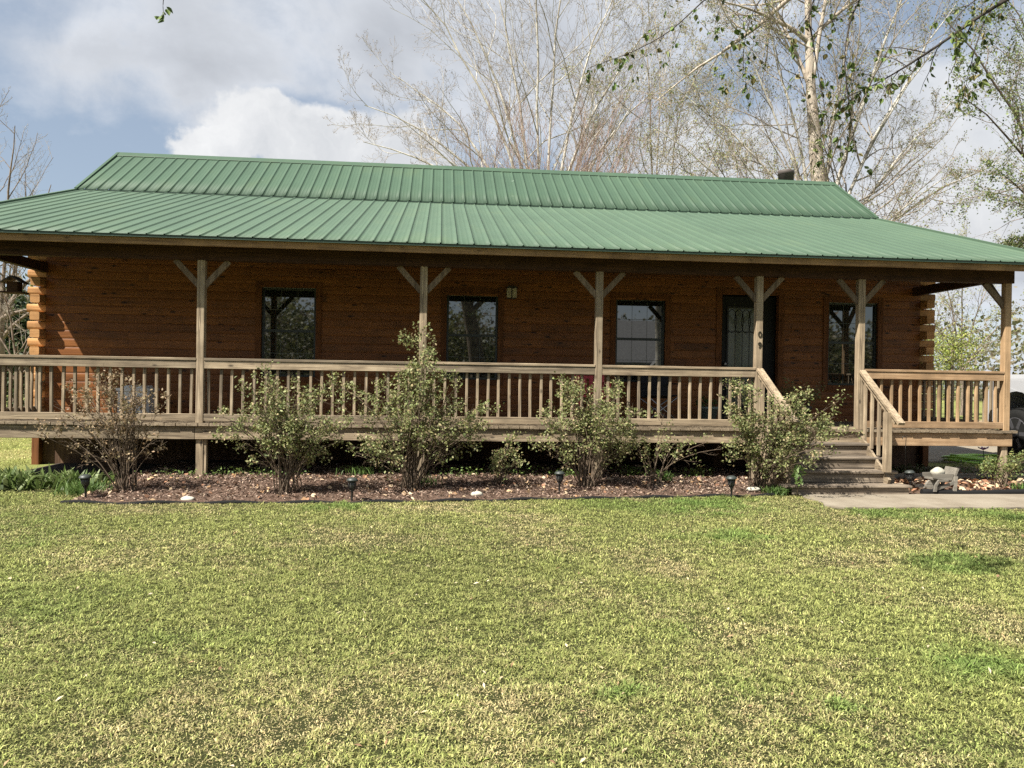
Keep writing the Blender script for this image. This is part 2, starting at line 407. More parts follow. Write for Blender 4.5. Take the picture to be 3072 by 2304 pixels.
# ------------------------------------------------------------------ ground
def ground():
    m, nt, b = new_mat('field_ground')
    p = coords(nt)
    n1 = noise(nt, p, .35, 6, .6); n2 = noise(nt, p, 9, 6, .7); n3 = noise(nt, p, 70, 3, .6)
    c = ramp(nt, n1, [(.3, (.13, .16, .045)), (.5, (.21, .225, .07)), (.7, (.26, .24, .10))])
    c = mix(nt, math_(nt, 'MULTIPLY', n2, .5), c, (.12, .13, .04))
    c = mix(nt, math_(nt, 'MULTIPLY', math_(nt, 'SUBTRACT', n3, .5, True), 2., True), c, (.05, .06, .02))
    nt.links.new(c, b.inputs['Base Color']); b.inputs['Roughness'].default_value = .95; b.inputs['Specular IOR Level'].default_value = .1
    bump(nt, b, n3, .6, .03)
    n = 121
    t = np.linspace(-1, 1, n); g = np.sign(t) * np.abs(t) ** 3 * 600
    X, Yg = np.meshgrid(g, g + 10, indexing='ij')
    V = np.stack([X, Yg, np.zeros_like(X)], -1).reshape(-1, 3)
    r = np.hypot(V[:, 0] - 2, V[:, 1] - 12); V[:, 2] = np.where(r > 45, .25 * np.sin(V[:, 0] * .03) * np.clip((r - 45) / 60, 0, 1), 0)
    i, j = np.meshgrid(np.arange(n - 1), np.arange(n - 1), indexing='ij'); a = (i * n + j).ravel()
    F = np.stack([a, a + n, a + n + 1, a + 1], 1)
    tag(link_mesh('ground', np_mesh('ground', V, [F], True), m), kind='structure')
ground()

def vnoise(x, y, s, seed=0):
    """smooth value noise on numpy arrays, 0..1"""
    r = np.random.default_rng(seed); tb = r.random((64, 64))
    u = x / s + 1000.; v = y / s + 1000.
    i = np.floor(u).astype(int); j = np.floor(v).astype(int); fu = u - i; fv = v - j
    fu = fu * fu * (3 - 2 * fu); fv = fv * fv * (3 - 2 * fv)
    g = lambda a, b: tb[a % 64, b % 64]
    return (g(i, j) * (1 - fu) + g(i + 1, j) * fu) * (1 - fv) + (g(i, j + 1) * (1 - fu) + g(i + 1, j + 1) * fu) * fv

BED = [(-6.0, 9.75), (-4.6, 9.35), (-3.8, 9.27), (-2.5, 9.30), (-1.0, 9.32), (.32, 9.46), (1.8, 9.62), (3.2, 9.8), (4.64, 9.95)]
bx, by = [p[0] for p in BED], [p[1] for p in BED]
def bed_front(x): return np.interp(x, bx, by)

def blades(x, y, h, wdt, lean, col, z0=None, tipcol=None):
    """bent grass blades: 5 verts each"""
    n = len(x); a = rng.random(n) * 2 * np.pi; b = a + np.pi / 2 + rng.normal(0, .4, n)
    z0 = np.zeros(n) if z0 is None else z0
    dx, dy = np.cos(a), np.sin(a); sx, sy = np.cos(b), np.sin(b)
    V = np.zeros((n, 5, 3)); l1 = lean * h * .45; l2 = lean * h
    V[:, 0] = np.stack([x - sx * wdt / 2, y - sy * wdt / 2, z0 - .004], 1); V[:, 1] = np.stack([x + sx * wdt / 2, y + sy * wdt / 2, z0 - .004], 1)
    mx, my, mz = x + dx * l1, y + dy * l1, z0 + h * .6
    V[:, 2] = np.stack([mx + sx * wdt * .4, my + sy * wdt * .4, mz], 1); V[:, 3] = np.stack([mx - sx * wdt * .4, my - sy * wdt * .4, mz], 1)
    V[:, 4] = np.stack([x + dx * l2, y + dy * l2, z0 + h * np.clip(1 - .45 * lean ** 2 * .5, .5, 1)], 1)
    i = np.arange(n)[:, None] * 5
    C = np.repeat(col[:, None, :], 5, 1); C[:, :2] *= .75
    return V.reshape(-1, 3), i + np.array([[0, 1, 2, 3]]), i + np.array([[3, 2, 4]]), C.reshape(-1, 3)

def in_path(x, y): return (x > 4.78 + .25 * (y - 9)) & (y > 8.80) & (y < 9.97)
def lawn():
    parts = []
    for y0, y1, dn, sz in ((-.5, 2.4, 500, 1.2), (2.4, 4.2, 13500, .82), (4.2, 6.2, 9000, .95), (6.2, 10.1, 5200, 1.12)):
        x0, x1 = -.62 * y1 - 1.6, .86 * y1 + 1.3
        n = int((x1 - x0) * (y1 - y0) * dn)
        x = rng.uniform(x0, x1, n); y = rng.uniform(y0, y1, n); parts.append((x, y, np.full(n, sz)))
    # left side yard and behind, thinner
    n = 45000; parts.append((rng.uniform(-12, -4.2, n), rng.uniform(9.2, 19, n), np.full(n, 1.7)))
    n = 26000; parts.append((rng.uniform(9.3, 16, n), rng.uniform(9.9, 13.2, n), np.full(n, 1.4)))
    x = np.concatenate([p[0] for p in parts]); y = np.concatenate([p[1] for p in parts]); sz = np.concatenate([p[2] for p in parts])
    keep = ~((x > -4.25) & (x < 4.95) & (y > bed_front(x) + rng.normal(0, .035, len(x)))) & ~in_path(x, y) & ~((x > 4.7) & (x < 12) & (y > 9.9) & (y < 14) & (rng.random(len(x)) < .8)) & ~((x > -6.6) & (y > 11.3) & (x < 8.9))
    keep &= ~((x < -4.2) & (x > -6.6) & (y > 10.9))
    x, y, sz = x[keep], y[keep], sz[keep]; n = len(x)
    p1 = vnoise(x, y, .9, 1) * .5 + vnoise(x, y, .28, 2) * .3 + vnoise(x, y, .1, 3) * .2     # dry patches
    p2 = vnoise(x, y, 2.3, 4) * .6 + vnoise(x, y, .5, 5) * .4                               # deep green patches
    tuft = np.zeros(n)
    for gx, gy, gr in ((2.87, 3.86, .36), (3.15, 3.7, .25), (4.35, 6.09, .55), (2.85, 7.2, .5), (-1.1, 9.0, .5), (3.4, 9.2, .8), (5.2, 8.5, .6), (6.5, 8.4, .7), (-2.2, 3.9, .18), (.9, 3.6, .15), (1.9, 3.4, .12)):
        tuft = np.maximum(tuft, np.clip(1.15 - np.hypot((x - gx), (y - gy) * 1.3) / gr + 1.1 * (vnoise(x, y, .16, 31) - .5) + rng.normal(0, .22, n), 0, 1))
    straw = np.clip((p1 - .5) * 2.5 + rng.normal(0, .34, n) + .15, 0, 1) * (1 - tuft)
    G1, G2, G3, S1, S2 = np.array([.198, .232, .065]), np.array([.315, .318, .112]), np.array([.085, .165, .035]), np.array([.50, .43, .23]), np.array([.36, .28, .14])
    t = rng.random(n)[:, None]
    col = G1 * (1 - t) + G2 * t
    dg = np.clip((p2 - .58) * 3 + rng.normal(0, .18, n), 0, .65)[:, None]; col = col * (1 - dg) + np.array([.13, .19, .045]) * dg
    tf = np.clip(tuft, 0, 1)[:, None] * .6; col = col * (1 - tf) + G3 * tf
    s2 = rng.random(n)[:, None]; col = col * (1 - straw[:, None]) + (S1 * s2 + S2 * (1 - s2)) * straw[:, None]
    big = vnoise(x, y, 3.1, 41) * .7 + vnoise(x, y, 1.1, 42) * .3
    col *= (1.04 + .36 * (big - .5) - .05 * np.clip((x - 1) / 3, 0, 1))[:, None] * np.exp(rng.normal(0, .38, n))[:, None].clip(.35, 2.1) * np.array([1, 1, 1.]) * np.ones((n, 1)) * 1.02 + 0 * rng.uniform(.45, 1.5, n)[:, None]
    cl = vnoise(x, y, .055, 9); h = (.008 + .030 * cl ** 1.5 + .012 * rng.random(n) ** 2) * (1 + .7 * tuft) * (1 - .35 * straw) * sz ** .5
    wd = rng.uniform(.0035, .0085, n) * sz * (1 + .3 * tuft)
    V, Q, T, C = blades(x, y, h, wd, rng.uniform(.4, 2.0, n), col)
    o = link_mesh('lawn_grass', np_mesh('lawn_grass', V, [Q, T], False, C), grass_m)
    tag(o, 'short patchy green and straw coloured lawn in front of the porch', 'grass', kind='stuff')
lawn()
def thatch():
    m, nt, b = new_mat('lawn_thatch'); p = coords(nt); n = noise(nt, p, 110, 6, .8); n2 = noise(nt, p, 2.2, 5, .6)
    c = ramp(nt, n, [(.3, (.02, .021, .009)), (.55, (.065, .066, .028)), (.75, (.15, .135, .07))])
    c = mix(nt, math_(nt, 'MULTIPLY', n2, .6), c, (.05, .064, .02))
    nt.links.new(c, b.inputs['Base Color']); b.inputs['Roughness'].default_value = 1; b.inputs['Specular IOR Level'].default_value = .05; bump(nt, b, n, .8, .03)
    x = np.linspace(-13, 15, 60); top = np.where(x < -4.25, 10.9, np.where(x < 4.95, bed_front(x) + .02, 9.0)); V = []
    for a, t_ in zip(x, top): V += [(a, -6, .004), (a, 4, .004), (a, t_, .004)]
    i = np.arange(59)[:, None] * 3
    tag(link_mesh('lawn', np_mesh('lawn', np.array(V), [np.concatenate([i + np.array([[0, 3, 4, 1]]), i + np.array([[1, 4, 5, 2]])])]), m), kind='structure')
thatch()

def mulch_z(x, y):
    f = np.clip((y - bed_front(x)) / 1.6, 0, 1)
    return .012 + .085 * f + .03 * (vnoise(x, y, .25, 11) - .5)
def bed():
    m, nt, b = new_mat('mulch')
    p = coords(nt); n = noise(nt, p, 26, 7, .75); n2 = noise(nt, p, 3, 4)
    c = ramp(nt, n, [(.3, (.038, .025, .018)), (.5, (.13, .085, .063)), (.72, (.28, .205, .155))])
    c = mix(nt, math_(nt, 'MULTIPLY', n2, .55), c, (.075, .045, .03))
    nt.links.new(c, b.inputs['Base Color']); b.inputs['Roughness'].default_value = .95; b.inputs['Specular IOR Level'].default_value = .1; bump(nt, b, n, .8, .04)
    xs = np.linspace(-4.25, 4.95, 150); V = []; nn = 26
    for x in xs:
        y0 = bed_front(x)
        for k in range(nn):
            y = y0 + (12.9 - y0) * k / (nn - 1); V.append((x, y, float(mulch_z(np.array([x]), np.array([y]))[0])))
    V = np.array(V); i, j = np.meshgrid(np.arange(149), np.arange(nn - 1), indexing='ij'); a = (i * nn + j).ravel()
    tag(link_mesh('mulch_bed', np_mesh('mulch_bed', V, [np.stack([a, a + nn, a + nn + 1, a + 1], 1)], True), m), kind='structure')
    xs = np.linspace(6.4, 13.5, 70); V = []; nn = 20
    for x in xs:
        for k in range(nn):
            y = 9.99 + (13.0 - 9.99) * k / (nn - 1)
            V.append((x, y, .012 + .03 * float(vnoise(np.array([x]), np.array([y]), .3, 12)[0]) * min(1, k / 2) + .03 * k / nn))
    V = np.array(V); i, j = np.meshgrid(np.arange(69), np.arange(nn - 1), indexing='ij'); a = (i * nn + j).ravel()
    tag(link_mesh('side_bed', np_mesh('side_bed', V, [np.stack([a, a + nn, a + nn + 1, a + 1], 1)], True), m), kind='structure')
    # bare dark soil beneath the porch
    m2, nt, b = new_mat('bare_soil'); n = noise(nt, coords(nt), 12, 6, .7)
    nt.links.new(ramp(nt, n, [(.3, (.02, .015, .01)), (.7, (.06, .045, .03))]), b.inputs['Base Color']); b.inputs['Roughness'].default_value = 1
    mb = MB(); mb.box(-6.2, -4.25, 11.9, 13.3, -.1, .02); mb.box(4.95, 6.4, 10.15, 13.3, -.1, .02); mb.box(-4.25, 4.95, 12.9, 13.3, -.1, .09)
    tag(mb.build('soil', m2), kind='structure')
    # chips and fallen leaves
    def chips(name, n, xr, yr, zf, size, pal, label, cat, thick=0.3):
        x = rng.uniform(*xr, n); y = rng.uniform(*yr, n)
        if xr[0] < 0:
            y = bed_front(x) + .03 + (rng.random(n) ** .8) * (yr[1] - bed_front(x))
        z = zf(x, y) + rng.uniform(.004, .028, n)
        q = rng.normal(size=(n, 3)); q[:, 2] = np.abs(q[:, 2]) + 1.1; q /= np.linalg.norm(q, axis=1)[:, None]
        a = rng.normal(size=(n, 3)); a -= q * (a * q).sum(1)[:, None]; a /= np.linalg.norm(a, axis=1)[:, None]; bb = np.cross(q, a)
        L = rng.uniform(*size, n)[:, None]; Wd = L * rng.uniform(thick * .6, thick * 1.6, n)[:, None]
        c = np.stack([x, y, z], 1); up = q * L * .12
        V = np.stack([c - a * L / 2, c - bb * Wd / 2 + up, c + a * L / 2, c + bb * Wd / 2 + up], 1).reshape(-1, 3)
        F = np.arange(n)[:, None] * 4 + np.array([[0, 1, 2, 3]])
        pal = np.array(pal); cc = pal[rng.integers(0, len(pal), n)] * rng.uniform(.6, 1.3, n)[:, None]
        o = link_mesh(name, np_mesh(name, V, [F], False, np.repeat(cc, 4, 0)), chip_m); tag(o, label, cat, kind='stuff')
    chips('bark_mulch', 34000, (-4.2, 4.85), (9.3, 12.6), mulch_z, (.02, .065), [(.155, .10, .075), (.235, .165, .125), (.32, .245, .185), (.085, .06, .048), (.27, .19, .145)],
          'reddish bark mulch chips spread over the bed in front of the porch', 'mulch', .25)
    chips('leaf_litter', 850, (-4.2, 4.85), (9.4, 11.9), mulch_z, (.04, .09), [(.42, .29, .17), (.50, .38, .25), (.32, .19, .10), (.24, .13, .08)],
          'pale tan fallen leaves lying on the bark mulch bed', 'fallen leaves', .62)
    zf = lambda x, y: np.full(len(x), .035)
    chips('leaf_litter', 1500, (6.3, 11.5), (10.0, 12.2), zf, (.05, .13), [(.42, .27, .16), (.50, .38, .25), (.30, .16, .09), (.2, .1, .06)],
          'brown fallen leaves and sticks right of the porch steps', 'fallen leaves', .55)
bed()

def concrete(name, poly, z):
    m, nt, b = new_mat(name + '_concrete')
    p = coords(nt); n = noise(nt, p, 2.1, 6, .65); n2 = noise(nt, p, 60, 4, .6)
    c = ramp(nt, n, [(.3, (.16, .13, .09)), (.55, (.235, .20, .148)), (.75, (.28, .245, .185))])
    c = mix(nt, math_(nt, 'MULTIPLY', n2, .3), c, (.14, .115, .085))
    nt.links.new(c, b.inputs['Base Color']); b.inputs['Roughness'].default_value = .9; bump(nt, b, n2, .4, .01)
    tag(MB().prism(poly, 2, -.06, z).build(name, m), kind='structure')
pp = [(4.86, 9.97), (4.80, 9.6), (4.86, 9.3), (4.72, 8.98)] + [(x, 8.86 + .02 * math.sin(x * 9) + .015 * math.sin(x * 23)) for x in np.linspace(4.9, 14, 60)] + [(14, 9.97)]
concrete('path', pp, .022)
concrete('driveway', [(9.25, 14.25), (15.4, 14.05), (15.4, 34), (9.25, 34)], .03)

def lawn_litter():
    n = 420; y = 2.6 + 6.4 * rng.random(n) ** .8; x = rng.uniform(-.62, .84, n) * y
    nrm = rng.normal(0, .35, (n, 3)); nrm[:, 2] = 1; nrm /= np.linalg.norm(nrm, axis=1)[:, None]; a = rng.normal(size=(n, 3)); a -= nrm * (a * nrm).sum(1)[:, None]; a /= np.linalg.norm(a, axis=1)[:, None]; b_ = np.cross(nrm, a)
    L = rng.uniform(.018, .05, n)[:, None]; W = L * rng.uniform(.12, .5, n)[:, None]; c = np.stack([x, y, rng.uniform(.014, .034, n)], 1)
    V = np.stack([c - a * L / 2, c - b_ * W / 2 + nrm * L * .1, c + a * L / 2, c + b_ * W / 2 + nrm * L * .1], 1).reshape(-1, 3); keep = ~in_path(x, y)
    F = (np.arange(n)[:, None] * 4 + np.array([[0, 1, 2, 3]]))[keep & (y < bed_front(x) - .1)]
    pa = np.array([(.42, .33, .2), (.30, .2, .11), (.5, .42, .28), (.2, .12, .07)]); C = pa[rng.integers(0, 4, n)]
    tag(link_mesh('lawn_litter', np_mesh('lawn_litter', V, [F], False, np.repeat(C, 4, 0)), chip_m), 'dry leaf scraps and stalks scattered over the lawn', 'dry leaves', kind='stuff')
lawn_litter()

# ------------------------------------------------------------------ house
XL, XR = -6.6, 8.92            # outer faces of the side walls
YW, YB = 13.33, 22.6           # front wall face, back wall
ZD = .84                       # porch deck
EY, EZ = 10.60, 3.358           # eave edge of the porch roof
BY, BZ = 16.06, 5.15           # where porch roof meets the steep roof
RY, RZ = 17.98, 6.42           # ridge
RXL, RXR = -7.2, 9.5           # rakes
house = thing('log_house', 'long brown log house with a green ribbed metal roof and a full width front porch', 'house', (1.16, 17.0, 0))
CH, C0 = .1412, .80
win = [(-2.99, -2.092, 1.50, 3.006), (.125, 1.009, 1.50, 2.985), (3.095, 3.983, 1.50, 2.975), (7.012, 7.949, 1.50, 2.997)]
DOOR = (5.02, 6.07, ZD, 3.10)
openings = [(a - .02, b_ + .02, c, d) for a, b_, c, d in win] + [DOOR]
def pr(y): return EZ + (BZ - EZ) * (y - EY) / (BY - EY)     # porch roof height

def log_wall():
    mb = MB()
    prof = [(0, .007), (.010, .003), (.03, 0.), (.112, 0.), (.132, .003), (.1412, .007)]
    i = 0
    while C0 + i * CH < pr(YW) - .1:
        z0 = C0 + i * CH
        for (h0, d0), (h1, d1) in zip(prof[:-1], prof[1:]):
            za, zb = z0 + h0, z0 + h1; zm = (za + zb) / 2
            xs = XL + .15; segs = []
            for o in sorted(openings):
                if o[2] <= zm <= o[3]: segs.append((xs, o[0])); xs = o[1]
            segs.append((xs, XR - .15))
            for a, b_ in segs:
                n = max(1, int((b_ - a) / .8)); t = np.linspace(a, b_, n + 1)
                for p, q in zip(t[:-1], t[1:]):
                    mb.add([(p, YW + d0, za), (q, YW + d0, za), (q, YW + d1, zb), (p, YW + d1, zb)], [(0, 1, 2, 3)])
        i += 1
    wl = mb.build('log_wall', log_m, house)
    # protruding corner log ends: even courses run past the corner, odd courses are the side wall's ends
    for i in range(0, 21):
        z0 = C0 + i * CH + .004; z1 = z0 + CH - .008; j = rng.uniform(-.012, .012)
        for sx, xo in ((-1, XL), (1, XR)):
            e = MB()
            if i % 2 == 0:
                a, b_ = sorted((xo - sx * .15, xo + sx * (.145 + j)))
                poly = [(YW + .03, z0), (YW + .008, z0 + .014), (YW, z0 + .04), (YW, z1 - .04), (YW + .008, z1 - .014), (YW + .03, z1), (YW + .15, z1), (YW + .15, z0)]
                e.prism(poly, 0, a, b_)
            else:
                a, b_ = sorted((xo, xo - sx * .148))
                poly = [(a + .012, z0), (a, z0 + .018), (a, z1 - .018), (a + .012, z1), (b_ - .012, z1), (b_, z1 - .018), (b_, z0 + .018), (b_ - .012, z0)]
                e.prism(poly, 1, YW - .20 + j, YW + .16)
            e.build('log_end', logend_m, wl)
    for name, x0, x1 in (('side_wall', XL, XL + .15), ('side_wall', XR - .15, XR)):
        s = MB()
        for i in range(24):
            z0 = C0 + i * CH; z1 = z0 + CH - .004
            s.prism([(x0 + .01, z0), (x0, z0 + .015), (x0, z1 - .015), (x0 + .01, z1), (x1 - .01, z1), (x1, z1 - .015), (x1, z0 + .015), (x1 - .01, z0)], 1, YW + .17, YB)
        s.build(name, logend_m, house)
        g = MB(); yb2 = 2 * RY - BY
        g.prism([(YW + .2, C0 + 24 * CH), (YW + .2, pr(YW + .2) - .12), (BY, BZ - .12), (RY, RZ - .14), (yb2, BZ - .12), (YB, pr(YW + .2) - .12), (YB, C0 + 24 * CH)], 0, x0 + .03, x1 - .03)
        g.build('gable_wall', log_m, house)
    MB().box(XL + .16, XR - .16, YB - .15, YB, C0, 4.1).build('back_wall', logend_m, house)
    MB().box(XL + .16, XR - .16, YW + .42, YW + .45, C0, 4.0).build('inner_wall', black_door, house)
    fo = MB(); fo.box(XL + .03, XR - .03, YW + .03, YB - .1, -.05, C0 - .004); fo.build('foundation', dirt_m, house)
    for x_ in (XL + .0, XR - .12): MB().bbox(x_, x_ + .12, YW - .10, YW + .025, -.02, C0 - .02, .008).build('corner_pier', trim_m, house)
log_wall()

def window(o, sill_trim=True):
    x0, x1, z0, z1 = o; zm = z0 + (z1 - z0) * .515
    wd = thing_part = MB()
    fw = .035; y0, y1 = YW + .03, YW + .11
    wd.box(x0, x0 + fw, y0, y1, z0, z1); wd.box(x1 - fw, x1, y0, y1, z0, z1)
    wd.box(x0 + fw, x1 - fw, y0, y1, z1 - fw, z1); wd.box(x0 + fw, x1 - fw, y0, y1, z0, z0 + fw)
    W = wd.build('window', frame_m, house)
    t = MB(); tw = .095
    t.box(x0 - tw, x0 - .002, YW - .022, YW + .06, z0 - tw, z1 + tw); t.box(x1 + .002, x1 + tw, YW - .022, YW + .06, z0 - tw, z1 + tw)
    t.box(x0 - .001, x1 + .001, YW - .019, YW + .06, z1 + .002, z1 + tw); t.box(x0 - .001, x1 + .001, YW - .019, YW + .06, z0 - tw, z0 - .002)
    t.build('trim', trim_m, W)
    s = MB(); s.box(x0 + fw + .001, x1 - fw - .001, y0 + .004, y1 - .02, zm - .022, zm + .022); s.build('meeting_rail', frame_m, W)
    for a, b_, yy in ((zm + .022, z1 - fw, YW + .07), (z0 + fw, zm - .022, YW + .06)):
        MB().box(x0 + fw + .001, x1 - fw - .001, yy, yy + .008, a, b_).build('pane', glass_m, W)
        g = MB()
        for k in (1, 2):
            xx = x0 + fw + (x1 - x0 - 2 * fw) * k / 3; g.box(xx - .0025, xx + .0025, yy - .004, yy - .0005, a, b_)
        zz = (a + b_) / 2; g.box(x0 + fw + .001, x1 - fw - .001, yy - .0045, yy - .0045 + .003, zz - .0035, zz + .0035)
        g.build('muntin_grid', muntin_m, W)
    l = MB(); l.box(x0 + .01, x1 - .01, y0 - .004, y0 + .002, z1 - .008, z1 - .003); l.build('head_flashing', steel_m, W)
for o in win: window(o)

def door():
    x0, x1, z0, z1 = DOOR
    fr = MB(); tw = .1
    fr.box(x0 - tw, x0, YW - .02, YW + .1, z0, z1 + tw); fr.box(x1, x1 + tw, YW - .02, YW + .1, z0, z1 + tw); fr.box(x0 + .001, x1 - .001, YW - .017, YW + .1, z1, z1 + tw - .001)
    fr.build('door_frame', trim_m, house)
    D = MB().box(x0 + .06, 5.80, YW + .13, YW + .175, z0 + .02, z1 - .03).build('door', black_door, house)
    gx0, gx1, gz0, gz1 = 5.19, 5.715, 1.12, 2.86
    MB().box(gx0, gx1, YW + .118, YW + .129, gz0, gz1).build('door_glass', doorglass_m, D)
    c = MB(); y = YW + .112
    c.box(gx0 - .03, gx0, YW + .105, YW + .129, gz0 - .03, gz1 + .03); c.box(gx1, gx1 + .03, YW + .105, YW + .129, gz0 - .03, gz1 + .03)
    c.box(gx0, gx1, YW + .106, YW + .128, gz1, gz1 + .029); c.box(gx0, gx1, YW + .106, YW + .128, gz0 - .029, gz0)
    for k in (1, 2, 3):
        xx = gx0 + (gx1 - gx0) * k / 4; c.box(xx - .005, xx + .005, y, y + .006, gz0, 2.43)
    c.box(gx0, gx1, y - .001, y + .005, 2.425, 2.44)
    for k in range(4):
        xa = gx0 + (gx1 - gx0) * k / 4; wq = (gx1 - gx0) / 4
        for top, sgn in ((2.78, 1), (2.47, -1)):
            pts = [(xa + wq * t, y + .002, top - sgn * .0 + sgn * .055 * math.sin(math.pi * t)) for t in np.linspace(0, 1, 9)]
            c.tube(pts, .006, 5)
        if k: c.tube([(xa, y + .002, 2.47), (xa - .018, y + .002, 2.62), (xa, y + .002, 2.78)], .006, 5); c.tube([(xa, y + .002, 2.47), (xa + .018, y + .002, 2.62), (xa, y + .002, 2.78)], .006, 5)
    c.build('leaded_came', lead_m, D)
    h = MB(); h.lathe([(.0, -.03), (.025, -.028), (.03, 0), (.025, .028), (0, .03)], (5.13, YW + .09, 1.85), 12); h.beam((5.13, YW + .09, 1.85), (5.13, YW + .13, 1.85), .015, .015)
    h.build('handle', steel_m, D)
    MB().box(5.802, x1 - .002, YW + .13, YW + .17, z0 + .02, z1 - .03).build('side_panel', black_door, house)
    MB().bbox(4.952, 4.98, YW - .012, YW + .001, 1.97, 2.085, .003).build('doorbell', white_m, house)
door()

def rib_profile(x0, x1, phase, pitch=.228, h=.015):
    pts = []
    k0 = math.ceil((x0 - phase) / pitch)
    pts.append((x0, 0))
    x = phase + k0 * pitch
    while x < x1 - .03:
        if x > x0 + .03: pts += [(x - .011, 0), (x - .008, h), (x + .008, h), (x + .011, 0)]
        for q in (1 / 3, 2 / 3):
            xm = x + pitch * q
            if xm < x1 - .04: pts += [(xm - .008, 0), (xm, .002), (xm + .008, 0)]
        x += pitch
    pts.append((x1, 0)); return pts
def roof_sheet(name, y0, z0, y1, z1, phase, mat, nseg=8, sag=0.):
    pts = rib_profile(RXL, RXR, phase); n = len(pts)
    d = Vector((0, y1 - y0, z1 - z0)).normalized(); nrm = Vector((0, -d.z, d.y))
    if nrm.z < 0: nrm = -nrm
    V = []
    for s in range(nseg + 1):
        t = s / nseg; yy = y0 + (y1 - y0) * t; zz = z0 + (z1 - z0) * t - sag * math.sin(math.pi * t)
        for x, h in pts: V.append((x, yy + nrm.y * h, zz + nrm.z * h))
    V = np.array(V); nv = len(V)
    V2 = np.vstack([V, V - np.array([[0, nrm.y * .003, nrm.z * .003]])])
    i, j = np.meshgrid(np.arange(nseg), np.arange(n - 1), indexing='ij'); a = (i * n + j).ravel()
    F = np.stack([a, a + 1, a + n + 1, a + n], 1)
    e0 = np.arange(n - 1); E = np.stack([e0 + 1, e0, e0 + nv, e0 + 1 + nv], 1)
    me = np_mesh(name, V2, [F, F[:, ::-1] + nv, E])
    return link_mesh(name, me, mat, house)
yb2 = 2 * RY - BY
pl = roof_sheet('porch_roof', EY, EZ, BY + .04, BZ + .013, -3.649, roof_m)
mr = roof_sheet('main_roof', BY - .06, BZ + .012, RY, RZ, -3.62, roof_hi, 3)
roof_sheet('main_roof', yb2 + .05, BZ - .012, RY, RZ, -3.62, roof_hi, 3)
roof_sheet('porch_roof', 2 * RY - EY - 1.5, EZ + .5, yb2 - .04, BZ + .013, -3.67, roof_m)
rc = MB(); rc.prism([(RY - .16, RZ - .085), (RY - .15, RZ - .066), (RY, RZ + .04), (RY + .15, RZ - .066), (RY + .16, RZ - .085), (RY, RZ + .022)], 0, RXL - .02, RXR + .02); rc.build('ridge_cap', roof_hi, mr)
def rakes():
    for x, s in ((RXL, -1), (RXR, 1)):
        r = MB()
        for (a, b_), par in ((((EY - .01, EZ + .012), (BY, BZ + .012)), pl), (((BY - .06, BZ + .015), (RY, RZ + .02)), mr)):
            r = MB(); r.beam((x, a[0], a[1] - .02), (x, b_[0], b_[1] - .02), .055, .075); r.build('rake_trim', roof_hi if par is mr else roof_m, par)
rakes()
bt = MB(); bt.box(RXL + .03, RXR - .03, BY - .056, BY - .04, BZ - .01, BZ + .010); bt.build('closure_strip', roof_trim, mr)
# eave: dark drip edge, fascia, soffit boards
dr = MB(); dr.box(RXL + .02, RXR - .02, EY + .012, EY + .03, EZ - .035, EZ - .003); dr.build('drip_edge', roof_trim, pl)
fa = MB(); fa.box(RXL + .02, RXR - .02, EY + .052, EY + .088, EZ - .125, EZ - .022); fa.build('fascia', fascia_m, pl)
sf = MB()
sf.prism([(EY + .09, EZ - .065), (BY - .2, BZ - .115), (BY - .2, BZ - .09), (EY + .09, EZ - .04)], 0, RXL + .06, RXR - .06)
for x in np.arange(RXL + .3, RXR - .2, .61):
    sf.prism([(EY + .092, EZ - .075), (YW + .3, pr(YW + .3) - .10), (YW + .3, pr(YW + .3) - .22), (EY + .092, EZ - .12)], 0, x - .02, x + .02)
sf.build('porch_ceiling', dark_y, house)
# porch beams
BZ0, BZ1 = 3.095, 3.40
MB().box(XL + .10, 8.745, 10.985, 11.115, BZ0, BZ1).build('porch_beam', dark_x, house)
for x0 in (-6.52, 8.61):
    MB().box(x0, x0 + .10, 11.12, YW + .1, 3.15, 3.30).build('porch_beam', dark_y, house)

